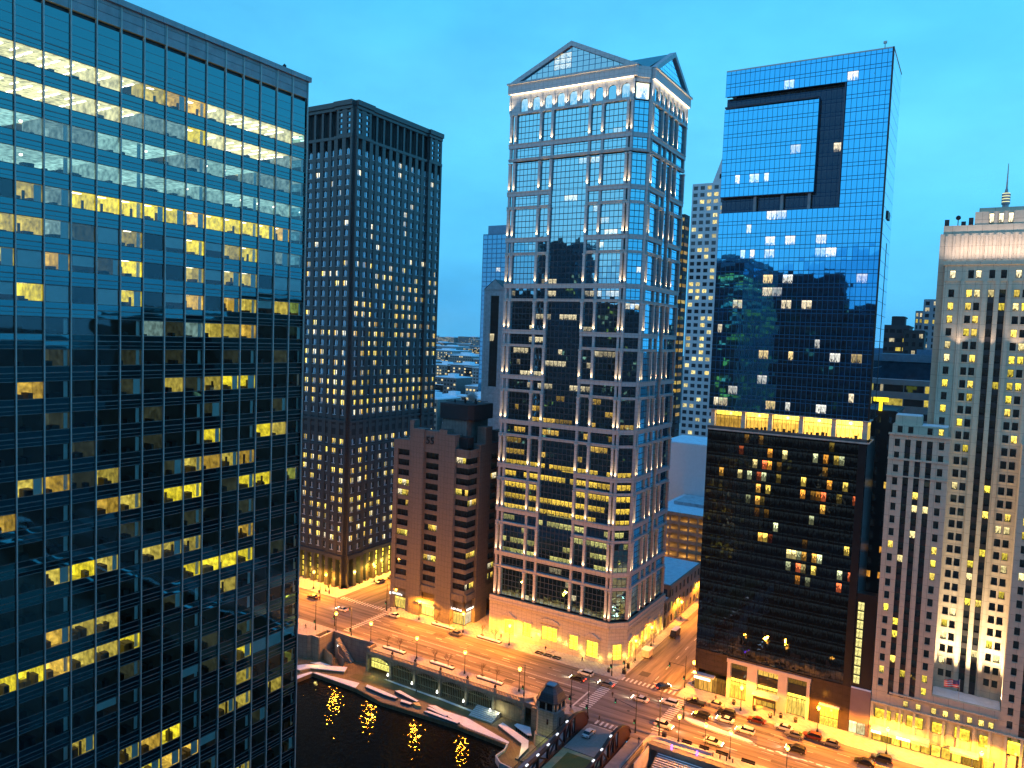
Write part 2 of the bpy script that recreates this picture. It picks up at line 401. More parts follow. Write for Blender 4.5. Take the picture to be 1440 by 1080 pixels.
# ------------------------------------------------------------------ tower in the middle: granite and glass with gables
G77 = glass('coated_blue_glass', tint=(.30, .78, 1.0), body=(.004, .010, .014), refl=15, ior=1.5, wav=.014, tilt=.007, bar=.06, barcol=(.05, .07, .09), wscale=.5, gain=1.9)
T = empty('gabled_office_tower', (110, -230, 0), 'tall granite and blue glass tower with triangular gables and glowing pilasters', 'office tower')
core = MB(); core.prism([(132.6, -213.0), (92.0, -213.0), (88.2, -216.8), (88.2, -247.5), (132.6, -247.5)], 11, 177.5) 
st = MB(); wins = []
ZT = [170.6] + [170.1 - 14.72 * k for k in range(1, 11)]    # top of each tall window tier
def lit77(zc, west):
    r = rg.random()
    if 43 < zc < 61: return lit((1, .66, .07), rg.uniform(.6, 1.35)) if r < (.25 if west else .93) else off()
    if 28 < zc <= 43: return lit((.9, .85, .25), rg.uniform(.25, 1.0)) if r < .5 else off()
    if zc <= 28: return lit(PALE, rg.uniform(.2, .8)) if r < .10 else off()
    if zc < 84: return lit(WARM, rg.uniform(.15, .9)) if r < .26 else off()
    if zc < 118: return lit(PALE, rg.uniform(.2, 1.1)) if r < .17 else off()
    return lit(PALE, rg.uniform(.3, 1.3)) if r < .055 else off()
def bay(F, u0, u1, z0, z1, T0, west, d=-.35, pw=1.45):
    """one bay of glazing: rows of vision panes and dark spandrel panes"""
    w = MB(); nc = max(1, round((u1 - u0) / pw)); 
    zs = [z0]
    for c in (T0 - 12.25, T0 - 8.57, T0 - 4.9, T0 - 1.2):
        for q in (c - .95, c + .95):
            if z0 + .2 < q < z1 - .2: zs.append(q)
    zs.append(z1); zs.sort()
    for a, b in zip(zs, zs[1:]):
        mid = (a + b) / 2
        vis = any(abs(mid - (T0 + q)) < .9 for q in (-12.25, -8.57, -4.9, -1.2))
        run = None
        for i in range(nc):
            if vis:
                if run is None or rg.random() < .35: run = lit77(mid, west)
                c = run[:3] + (rg.random(),)
            else: c = off()
            F.quad(w, u0 + (u1 - u0) * i / nc, u0 + (u1 - u0) * (i + 1) / nc, a, b, d, c)
    wins.append(w)
def face77(F, pil, bays, u0, u1, west):
    center = (bays[2])
    for k, T0 in enumerate(ZT):
        full = k in (0, 3, 6, 9)
        last = k == 10
        for bi, (a, b) in enumerate(bays):
            top = T0
            if bi == 2 and k not in (0, 1, 4, 7, 10): top = T0 + 0      # glass joined below
            bay(F, a, b, T0 - 9.2, top, T0, west)
            if not last:
                if bi == 2 and not full:
                    bay(F, a, b, T0 - 14.7, T0 - 9.2, T0, west)
                else:
                    bay(F, a, b, T0 - 13.9, T0 - 10.6, T0, west)
        # horizontal bands
        if not last:
            for (z0, z1, dd) in ((T0 - 10.6, T0 - 9.2, .30), (T0 - 14.72, T0 - 13.9, .18)):
                segs = [(u0, u1)] if full else [(u0, center[0]), (center[1], u1)]
                for a, b in segs:
                    F.box(st, a, b, z0, z1, -.6, dd)
                    F.box(st, a, b, z1 - .22, z1 - .002, dd, dd + .2)
        for j, (c, w) in enumerate(pil):
            z0 = T0 - 9.2; z1 = T0
            F.box(st, c - w / 2, c + w / 2, z0, z1, -.6, .42)
            F.box(st, c - w / 2 - .1, c + w / 2 + .1, z1 - .5, z1 - .003, -.6, .55)
            if not last: F.box(st, c - w / 2, c + w / 2, T0 - 13.9, T0 - 10.6, -.6, .12)
            if not west or j < 6:
                p = F.p(c, z0 + .15, .85)
                sp = add_light('SPOT', p, T, 1500, (1.0, .66, .32), 'uplight', spot_size=rad(58), spot_blend=.8, shadow_soft_size=.08)
                tgt = Vector(F.p(c, z0 + 3.4, .35)) - Vector(p)
                sp.rotation_euler = tgt.to_track_quat('-Z', 'Y').to_euler()
FN = Frame((133.4, -211.5), (-1, 0), (0, 1))
X = lambda x: 133.4 - x
face77(FN, [(X(132.7), .8), (X(131.0), .8), (X(121.7), .8), (X(117.6), .8), (X(104.7), .8), (X(100.4), .8), (X(92.3), .7), (X(91.0), .7)],
       [(X(130.6), X(122.1)), (X(121.3), X(118.0)), (X(117.2), X(105.1)), (X(104.3), X(100.8)), (X(100.0), X(92.7))], 0, X(90.6), False)
FWt = Frame((86.9, -215.6), (0, -1), (-1, 0))
Y = lambda y: -215.6 - y
face77(FWt, [(Y(-216.0), .7), (Y(-217.4), .7), (Y(-225.2), .7), (Y(-229.4), .7), (Y(-234.6), .7), (Y(-238.6), .7), (Y(-246.6), .8)],
       [(Y(-217.8), Y(-224.8)), (Y(-225.6), Y(-229.0)), (Y(-229.8), Y(-234.2)), (Y(-235.0), Y(-238.2)), (Y(-239.0), Y(-246.2))], 0, Y(-247.2), True)
# recessed glazed corner
k7 = 1 / math.sqrt(2); cl = math.hypot(90.6 - 86.9, 215.6 - 211.5)
FCn = Frame((90.6, -211.9), ((86.9 - 90.6) / cl, (-215.6 + 211.9) / cl), ((-3.7) / cl, 3.7 / cl))
for k, T0 in enumerate(ZT):
    bay(FCn, .2, cl - .5, T0 - 9.2, T0, T0, False, d=-.5, pw=1.6)
    if k < 10:
        bay(FCn, .2, cl - .5, T0 - 13.9, T0 - 10.6, T0, False, d=-.5, pw=1.6)
        for z0, z1 in ((T0 - 10.6, T0 - 9.2), (T0 - 14.72, T0 - 13.9)): FCn.box(st, 0, cl - .3, z0, z1, -.9, -.15)
# arcade of round windows under the cornice
arch = MB()
def arcade(F, u0, u1, cs, r):
    z0, zs, z1 = 170.6, 174.4, 177.2
    F.box(st, u0, u1, z0, z0 + .7, -.6, .35)
    edges = [u0] + [ (a + b) / 2 for a, b in zip(cs, cs[1:])] + [u1]
    for c, a, b in zip(cs, edges, edges[1:]):
        # wall with a round-headed opening
        n = 9
        L_ = [(c - r, z0 + .7), (c - r, zs)] + [(c - r * math.cos(t * math.pi / n), zs + r * math.sin(t * math.pi / n)) for t in range(1, n)] + [(c + r, zs), (c + r, z0 + .7)]
        h = len(L_) // 2
        F.poly(st, [(a, z0 + .7)] + L_[:h + 1] + [(L_[h][0], z1), (a, z1)], -.4, .0)
        F.poly(st, [(b, z0 + .7), (b, z1), (L_[h][0], z1)] + L_[h:], -.4, .0)
        w = MB(); F.quad(w, c - r, c + r, z0 + .7, zs + r, -.32, lit(PALE, .35) if rg.random() < .7 else off()); wins.append(w)
    for c in edges:
        F.box(st, c - .28, c + .28, z0 + .7, z1 - .6, 0, .3)
        p = F.p(c, z0 + 1.0, 1.2)
        sp = add_light('SPOT', p, T, 1500, (1.0, .72, .42), 'arcade_uplight', spot_size=rad(95), spot_blend=.9, shadow_soft_size=.1)
        sp.rotation_euler = (Vector(F.p(c, z1, .2)) - Vector(p)).to_track_quat('-Z', 'Y').to_euler()
arcade(FN, 0, X(90.8), [X(x) for x in (128.3, 123.9, 119.5, 115.1, 110.8, 106.5, 102.1, 97.8, 93.5)], 1.35)
arcade(FWt, 0, Y(-247.2), [Y(y) for y in (-219.6, -223.6, -227.6, -231.6, -235.6, -239.6, -243.6)], 1.3)
FCn.box(st, 0, cl - .3, 176.0, 177.2, -.9, -.1)
w = MB(); FCn.quad(w, .2, cl - .4, 170.8, 176, -.5, lit(YEL, 1.3)); wins.append(w)
# cornice + entablature
FN.box(st, -.6, X(89.9), 177.2, 180.4, -.8, .9); FWt.box(st, 0.3, Y(-248.0), 177.2, 180.4, -.8, .9)
FN.box(st, -.9, X(89.7), 180.0, 180.55, .9, 1.4); FWt.box(st, 0.2, Y(-248.3), 180.0, 180.55, .9, 1.4)
FCn.box(st, .2, cl - .6, 177.2, 180.35, -.9, .45)
q = MB(); FN.box(q, .3, X(91), 176.95, 177.15, .35, .6); FWt.box(q, .5, Y(-247.5), 176.95, 177.15, .35, .6); part(q, 'cornice_light', emis('cornice_light', (1, .74, .44), 8, True), T)
part(core, 'core', mat('dark_core', (.02, .025, .03), .6), T)
# gables
GL = glass('gable_glass', tint=(.45, .85, 1.0), body=(.01, .05, .10), refl=12, ior=1.5, wav=.02, tilt=.006, bar=.05, barcol=(.02, .12, .22), gain=1)
def gable(F, u0, u1, apex_z, base_z, cut=True):
    c = (u0 + u1) / 2; tw = 1.1
    sl = (apex_z - base_z) / (c - u0)
    F.poly(st, [(u0, base_z), (c, apex_z), (c, apex_z - 1.5), (u0 + 1.5 / sl, base_z)], -1.2, .8)
    F.poly(st, [(u1, base_z), (u1 - 1.5 / sl, base_z), (c, apex_z - 1.5), (c, apex_z)], -1.2, .8)
    F.box(st, u0 + 1, u1 - 1, base_z - .02, base_z + .4, -1.2, .5)
    w = MB(); nr = 5; nc = 22; H = apex_z - 1.5 - base_z
    for r in range(nr):
        za, zb = base_z + .5 + (H - .5) * r / nr, base_z + .5 + (H - .5) * (r + 1) / nr
        for i in range(nc):
            a = u0 + (u1 - u0) * i / nc; b = u0 + (u1 - u0) * (i + 1) / nc
            def zr(u): return base_z + (apex_z - 1.5 - base_z) * (1 - abs(u - c) / (c - u0))
            if max(zr(a), zr(b)) < za: continue
            cc = lit(PALE, 1.0) if (abs(i - 9) < 2 and r in (1, 2, 3)) and len(F.o) and F is FN else off()
            pz = [(a, za), (b, za), (b, min(zb, max(za, zr(b)))), (a, min(zb, max(za, zr(a))))]
            pts = [F.p(u, z, .1) for u, z in pz]; uv = [(0, 0), (1, 0), (1, 1), (0, 1)]
            if F.flip: pts = pts[::-1]; uv = uv[::-1]
            w.poly(pts, uv, cc)
    part(w, 'gable_glazing', GL, T, attr=True)
gable(FN, -.6, X(89.7), 190.6, 180.5)
gable(FWt, .2, Y(-248.0), 190.0, 180.5)
rf = MB()
def tri(*p): rf.poly(p)
cx7, cy7 = 111.4, -231.6
for (xa, xb, za, zb) in ((134.2, cx7, 180.6, 190.2), (cx7, 89.4, 190.2, 180.6)):
    rf.poly([(xa, -212.6, za), (xb, -212.6, zb), (xb, -249, zb), (xa, -249, za)])
for (ya, yb, za, zb) in ((-215.2, cy7, 180.6, 189.6), (cy7, -248.4, 189.6, 180.6)):
    rf.poly([(88.0, ya, za), (88.0, yb, zb), (cx7, yb, zb), (cx7, ya, za)])
rf.poly([(86.6, -249, 180.4), (134, -249, 180.4), (134, -212.6, 180.4), (90, -212.6, 180.4), (86.6, -216, 180.4)][::-1])
part(rf, 'roof', mat('green_metal_roof', (.10, .28, .28), .35, .4, panel=(1.2, 1.2)), T)
part(st, 'stone_frame', M_['stone77'], T)
# base with pedimented doors and windows
M_['lime'] = mat('limestone', (.55, .48, .38), .7, var=.12, scale=1.2, panel=(1.9, 1.1))
bs = MB(); bw = []
def base(F, u0, u1, ops):
    """ops: (ua, ub, z0, z1, kind) opening list sorted by u"""
    u = u0
    for a, b, z0, z1, kd in ops:
        F.box(bs, u, a, 0, 11.3, -.7, 0)
        F.box(bs, a, b, z1, 11.3, -.7, 0)
        if z0 > .2: F.box(bs, a, b, 0, z0, -.7, 0)
        F.box(bs, a - .35, a, z0, z1 + .3, 0, .22); F.box(bs, b, b + .35, z0, z1 + .3, 0, .22); F.box(bs, a - .5, b + .5, z1 + .3, z1 + .75, 0, .35)
        c = (a + b) / 2
        if kd == 1:
            F.poly(bs, [(a - 1, z1 + 1.3), (b + 1, z1 + 1.3), (c, z1 + 2.9)], 0, .75)
            F.box(bs, a - .7, b + .7, z1 + .78, z1 + 1.28, 0, .4)
        if kd == 2:
            F.poly(bs, [(a - 1.0, z1 + 1.3)] + [(c + (b + 1.0 - c) * math.cos(math.pi * t / 8 + math.pi) * 1, z1 + 1.3 + 1.6 * math.sin(math.pi * t / 8)) for t in range(1, 8)] + [(b + 1.0, z1 + 1.3)], 0, .5)
        w = MB(); nc = 3 if b - a > 5 else 2; nr = 3 if z0 > .2 else 4
        for i in range(nc):
            for j in range(nr):
                F.quad(w, a + (b - a) * i / nc, a + (b - a) * (i + 1) / nc, z0 + (z1 - z0) * j / nr, z0 + (z1 - z0) * (j + 1) / nr, -.4, lit((1, .74, .05), 2.6))
        bw.append(w)
        for q in (a - .9, b + .9):
            add_light('POINT', F.p(q, z0 + 1.4, .75), T, 140, (1.0, .64, .12), 'wall_lamp_light', shadow_soft_size=.15)
        u = b
    F.box(bs, u, u1, 0, 11.3, -.7, 0)
    F.box(bs, u0, u1, 11.3, 12.0, -.7, .5); F.box(bs, u0, u1, 12.0, 13.2, -.7, .25); F.box(bs, u0 + .1, u1 - .1, 0.0, 1.3, 0, .18)
    F.box(bs, u0, u1, 9.9, 10.25, 0, .15)
FB = Frame((134.2, -210.9), (-1, 0), (0, 1)); XB = lambda x: 134.2 - x
base(FB, 0, XB(90.6), [(XB(128), XB(124.3), .15, 5.9, 1), (XB(121), XB(117.9), 2.0, 6.4, 0), (XB(114), XB(108.3), 2.6, 7.0, 2), (XB(104), XB(100.9), 1.8, 6.4, 0), (XB(98.0), XB(94.0), .15, 6.1, 1)])
FBW = Frame((86.3, -215.2), (0, -1), (-1, 0)); YB = lambda y: -215.2 - y
base(FBW, 0, YB(-247.8), [(YB(-216.4), YB(-218.8), .15, 6.0, 1), (YB(-222), YB(-224.4), 1.8, 6.4, 0), (YB(-227), YB(-229.4), 1.8, 6.4, 0), (YB(-232.2), YB(-234.6), 1.8, 6.4, 2), (YB(-238), YB(-240.2), 1.8, 6.4, 0), (YB(-243.5), YB(-245.4), .15, 6.0, 1)])
cb = math.hypot(4.3, 4.3); FBC = Frame((90.6, -210.9), (-k7, -k7), (-k7, k7))
base(FBC, 0, cb, [(cb / 2 - 1.5, cb / 2 + 1.5, 1.4, 6.2, 0)])
part(bs, 'stone_base', M_['lime'], T)
B7 = glass('lit_lobby_glass', tint=(.5, .5, .5), body=(.02, .02, .01), refl=.6, sil=.05, bar=.04, gain=1.0)
for w in bw: part(w, 'lobby_window', B7, T, attr=True)
windows(T, wins, G77, 'window', 98)
# entrance canopy steps
mb = MB(); mb.box(108.8, -210.6, .14, 113.6, -208.2, .34)
part(mb, 'door_step', M_['pave'], T)
# tree pits in front
for i, x in enumerate((112.6, 109.4, 106.3)):
    mb = MB()
    for a, b, c, d in ((0, 0, 2.4, .25), (0, 1.35, 2.4, 1.6), (0, .25, .25, 1.35), (2.15, .25, 2.4, 1.35)): mb.box(x + a - 2, -206.6 + b, .14, x + c - 2, -206.6 + d, .5)
    tag(mb.build('planter_kerb', M_['metal_dark']), ('left', 'middle', 'right')[i] + 'most of three square dark tree pits before the main entrance' if i != 1 else 'middle one of three square dark tree pits before the main entrance', 'tree pit', 'square tree pits in the pavement')
    mb = MB(); mb.box(x - 1.7, -206.3, .15, x + .1, -205.3, .3)

# ------------------------------------------------------------------ near left office building (x = 90), rooms behind its glass
BL = empty('glass_office_building', (112, -52, 0), 'dark glass office slab with silver mullions and lit offices filling the left side', 'office building')
FL = Frame((90, -84.2), (0, 1), (-1, 0))
NB, NBAY = 23, 2.97
PIT, SILL0, WH = 3.66, 127.5, 1.9
GLL = glass('office_vision_glass', tint=(.55, .80, .92), refl=2.0, ior=1.55, wav=.018, tilt=.009, bar=.012, see=.9, sil=0, wscale=.25)
GSP = glass('office_spandrel_glass', tint=(.26, .86, 1.0), body=(.004, .009, .012), refl=4.2, ior=1.55, wav=.018, tilt=.009, bar=.0, bh=.03, barcol=(.20, .20, .20), wscale=.25, sil=0)
m, t, n, l = nodes('glowing_office_interior'); M_['room'] = m
at = n('ShaderNodeAttribute'); at.attribute_name = 'lit'
g = n('ShaderNodeNewGeometry'); x1 = n('ShaderNodeTexNoise'); x1.inputs['Scale'].default_value = 1.5; x1.inputs['Detail'].default_value = 3; l(g.outputs['Position'], x1.inputs['Vector'])
r = n('ShaderNodeMapRange'); r.inputs[1].default_value = .3; r.inputs[2].default_value = .7; r.inputs[3].default_value = .35; r.inputs[4].default_value = 1.45; l(x1.outputs['Fac'], r.inputs[0])
vv = n('ShaderNodeVectorMath'); vv.operation = 'SCALE'; l(at.outputs['Color'], vv.inputs[0]); l(r.outputs[0], vv.inputs['Scale'])
em = n('ShaderNodeEmission'); l(vv.outputs[0], em.inputs[0]); df = n('ShaderNodeBsdfDiffuse'); df.inputs[0].default_value = (.09, .09, .08, 1)  # room surfaces themselves glow in place of lamps inside
ads = n('ShaderNodeAddShader'); l(em.outputs[0], ads.inputs[0]); l(df.outputs[0], ads.inputs[1]); o = n('ShaderNodeOutputMaterial'); l(ads.outputs[0], o.inputs[0])
m.cycles.emission_sampling = 'NONE'
PLAN = ["BBBBBByyYBBBBBB", "BBBBBBwwYBBBBBw", "WWwwWWWWwWWWwww", "WWWWWWWWWWWWWWW", "dywYYYYYYYYYYYw", "yywgSydSYSyYSww", "ySySgYddySyydSS",
        "SYSdSYdSYdyySyy", "ddddddwgwyyyddg", "ddgddgdgddgddgd", "dydddgdygyYYddd", "ddgdddgddgdddgd", "dddgddgddYddYyd", "dyygyddgyyyyddd", "ydddyydYYdgYYdy",
        "dddddgddgddgddd", "ddyYydyyyddyddd", "ddddddddYYYYdgd", "ddyyyddgddydddd", "YYYyyYddddddddd", "dddddgdddgdgddd", "ddddSdddSgdYSSS", "dddydddddddyddy",
        "yddddyyYddyydyd", "dYyyyYYYYSddgdd", "ydyyydYYdgddddd", "ddSyddYydddyddg"]
frm = MB(); room = MB(); lamp = MB(); pan = MB(); gw = []; shade = MB(); furn = MB()
rg = random.Random(11)
for r_ in range(35):
    s0 = SILL0 - PIT * r_; t0 = s0 + WH
    wall_next = True
    row = PLAN[r_] if r_ < len(PLAN) else None
    for b_ in range(NB):
        u0, u1 = b_ * NBAY, (b_ + 1) * NBAY
        li = 14 - b_
        ch = row[li] if row and 0 <= li < 15 else rg.choice('dddgyYdS' if r_ > 5 else 'BWyY')
        w = MB(); FL.quad(w, u0 + .05, u1 - .05, s0, t0, -.04, (0, 0, 0, rg.random())); gw.append(w)
        part_ = {'B': ((1, .95, .45), 1.35), 'W': ((.50, .95, .85), .85), 'w': ((.50, .85, .80), .50), 'Y': ((1, .80, .03), 1.7), 'y': ((1, .78, .12), .75), 'S': ((.10, .12, .12), .10), 'd': ((.02, .05, .06), .12), 'g': ((.20, .24, .14), .22)}[ch]
        c, k = part_; k *= rg.uniform(.75, 1.2)
        if ch in 'yY' and rg.random() < .25: c = (1, .62, .08)
        D = 4.6; zf, zc = s0 - .85, t0 + .12
        if ch in 'BW': D = 9
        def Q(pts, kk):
            room.poly(pts, None, (c[0] * kk, c[1] * kk, c[2] * kk, 1))  # room light painted per surface: back wall brightest, floor dimmest
        P = FL.p
        if ch == 'y' and rg.random() < .6: D = 2.6
        a_, b2 = (u0 + .02, u1 - .02)
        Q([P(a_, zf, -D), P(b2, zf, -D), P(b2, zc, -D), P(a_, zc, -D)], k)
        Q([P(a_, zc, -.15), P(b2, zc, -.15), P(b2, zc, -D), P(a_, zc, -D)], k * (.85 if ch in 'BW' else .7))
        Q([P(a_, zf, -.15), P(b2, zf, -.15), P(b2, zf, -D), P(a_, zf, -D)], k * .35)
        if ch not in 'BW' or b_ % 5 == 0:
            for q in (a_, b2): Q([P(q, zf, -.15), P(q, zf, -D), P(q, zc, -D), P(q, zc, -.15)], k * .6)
        if ch == 'B':
            for dd in (-1.2, -3.4, -5.6):
                FL.box(lamp, u0 + .5, u0 + .75, zc - .28, zc - .2, dd - 1.7, dd)
                if dd > -2: FL.box(lamp, u0 + 1.9, u0 + 2.1, zc - .28, zc - .2, dd - 1.7, dd)
        elif ch == 'W' and rg.random() < .4:
            FL.box(lamp, u0 + 1.2, u0 + 1.45, zc - .6, zc - .4, -2.2, -1.95)
        elif ch == 'Y':
            FL.box(lamp, u0 + .8, u0 + 2.0, zc - .06, zc - .01, -2.2, -1.6)
        elif ch == 'y' and rg.random() < .5:
            FL.box(lamp, u0 + .8, u0 + 1.6, zc - .06, zc - .01, -1.6, -1.2)
        if ch == 'S':   # drawn pale blind
            zb = s0 + (0 if rg.random() < .6 else rg.uniform(.4, .9)); FL.box(shade, u0 + .12, u1 - .35, zb, t0 - .02, -.22, -.2)
        if ch in 'yYdgw' and rg.random() < .3 and ch != 'd':
            FL.box(shade, u0 + .12, u0 + .12 + rg.uniform(.5, 1.2), s0, t0 - .02, -.22, -.2)
        if b_ % 3 == 0 and ch not in 'B': FL.box(shade, u0 + .1, u0 + .55, s0, t0, -.5, -.42)   # column cover behind the glass
        # desks, chairs, shelves
        for q in range(rg.randint(1, 3)):
            uu = rg.uniform(u0 + .2, u1 - .9); ww = rg.uniform(.3, .9); hh = rg.uniform(.15, .75)
            FL.box(furn, uu, uu + ww, zf, s0 + hh * .8, -1.6 - rg.random(), -.9)
        if ch in 'yY' and rg.random() < .4:
            uu = rg.uniform(u0 + .3, u1 - .8); FL.box(furn, uu, uu + .25, zf, s0 + 1.15, -1.2, -1.0)
        # spandrel panes
        for za, zb2 in ((t0, t0 + .45), (t0 + .45, t0 + .95), (t0 + .95, s0 + PIT)):
            FL.quad(pan, u0 + .05, u1 - .05, za, zb2, 0, (0, 0, 0, rg.random()))
    for za, hh in ((s0 - .06, .08), (t0 + .02, .07), (t0 + .95, .12), (t0 + .45, .05)):
        FL.box(frm, 0, NB * NBAY, za, za + hh, -.03, .05)
ztop = SILL0 + WH
zz = ztop + PIT - WH
while zz < 134.4:
    for b_ in range(NB):
        FL.quad(pan, b_ * NBAY + .05, (b_ + 1) * NBAY - .05, zz, zz + 1.1, 0, (0, 0, 0, rg.random()))
    zz += 1.1
core = MB(); core.box(99.6, -84.0, 0, 134, -16, 134.8)
part(core, 'core', mat('dark_interior_core', (.03, .03, .03)), BL)
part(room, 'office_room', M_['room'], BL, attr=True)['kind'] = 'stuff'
part(furn, 'office_furniture', mat('furniture', (.05, .04, .035), .8), BL)['kind'] = 'stuff'
part(lamp, 'ceiling_lamp', emis('ceiling_lamp', (1, .97, .72), 5), BL)['kind'] = 'stuff'
part(shade, 'window_blind', mat('pale_blind', (.80, .88, .88), .9, var=.08), BL)['kind'] = 'stuff'
part(pan, 'spandrel_panel', GSP, BL, attr=True)
part(frm, 'horizontal_mullion', mat('grey_metal', (.16, .155, .15), .4, .5), BL)
windows(BL, gw, GLL, 'window', 96)
for i in range(NB + 1):
    q = MB(); FL.box(q, i * NBAY - .07, i * NBAY + .07, 0, 137.4, -.1, .22); part(q, 'vertical_mullion', M_['metal_light'], BL)
q = MB()
for a, b, d in ((135.0, 136.0, .12), (136.05, 137.0, .12), (137.05, 137.5, .12)): FL.box(q, 0, NB * NBAY, a, b, -1, d)
FL.box(q, -.4, NB * NBAY, 137.5, 138.2, -1.5, .5)
q.box(91, -84.6, 135, 134, -83.9, 138.2)
part(q, 'parapet', mat('parapet_panel', (.30, .30, .31), .6, var=.2, panel=(2.97, 40)), BL)
q = MB(); FL.box(q, -.1, NB * NBAY, 134.3, 134.95, -1, -.35); part(q, 'recessed_dark_strip', M_['metal_dark'], BL)  # dark metal strip set back below the parapet
q = MB(); q.box(90.4, -84.0, 137.3, 134, -16, 137.7); part(q, 'roof', mat('roof_gravel', (.2, .2, .2)), BL)
q = MB(); q.tube((92.2, -81.6, 138.1), (92.2, -81.6, 139.2), .28, .22, 8); q.lathe(92.2, -81.6, [(.22, 139.2), (.3, 139.5), (0, 139.8)], 8); part(q, 'roof_vent', M_['metal_dark'], BL)
def plain_facade(thing, F, W_, z0, z1, bw, pit, wf, hf, gm, litp, col, wallmat, lim=0, dd=.12, k0=.6, k1=1.3, wn='window', seed=1):
    """wall of piers and floor bands standing proud of recessed panes"""
    r = random.Random(seed); wb = MB(); ws = []
    nb = max(1, int(W_ / bw)); bw = W_ / nb; nf = max(1, int((z1 - z0) / pit)); pit = (z1 - z0) / nf
    for i in range(nb + 1):
        c = i * bw; h = bw * (1 - wf) / 2
        F.box(wb, max(0, c - h), min(W_, c + h), z0, z1, -.4, 0)
    for j in range(nf + 1):
        c = z0 + j * pit; h = pit * (1 - hf) / 2
        F.box(wb, .01, W_ - .01, max(z0 - .01, c - h), min(z1 + .01, c + h), -.39, .02)
    for j in range(nf):
        rowp = litp * r.choice((.2, .6, 1, 1, 1.5, 2.2))
        for i in range(nb):
            w = MB(); c = r.choice(col) if r.random() < rowp else None
            k = r.uniform(k0, k1)
            F.quad(w, i * bw, (i + 1) * bw, z0 + j * pit, z0 + (j + 1) * pit, -dd - .1, (c[0] * k, c[1] * k, c[2] * k, r.random()) if c else (.004, .006, .008, r.random())); ws.append(w)
    part(wb, 'wall', wallmat, thing)
    windows(thing, ws, gm, wn, lim)
GBK = glass('plain_window_glass', tint=(.30, .55, .72), body=(.01, .015, .02), refl=1.6, ior=1.5, wav=.01, tilt=.01, bar=.02, sil=.3)
plain_facade(BL, Frame((134, -84.2), (-1, 0), (0, -1)), 44, 0, 135, 2.97, 3.66, .92, .48, GBK, .3, [YEL, WARM, PALE], mat('dark_band', (.02, .025, .03), .3), seed=4)

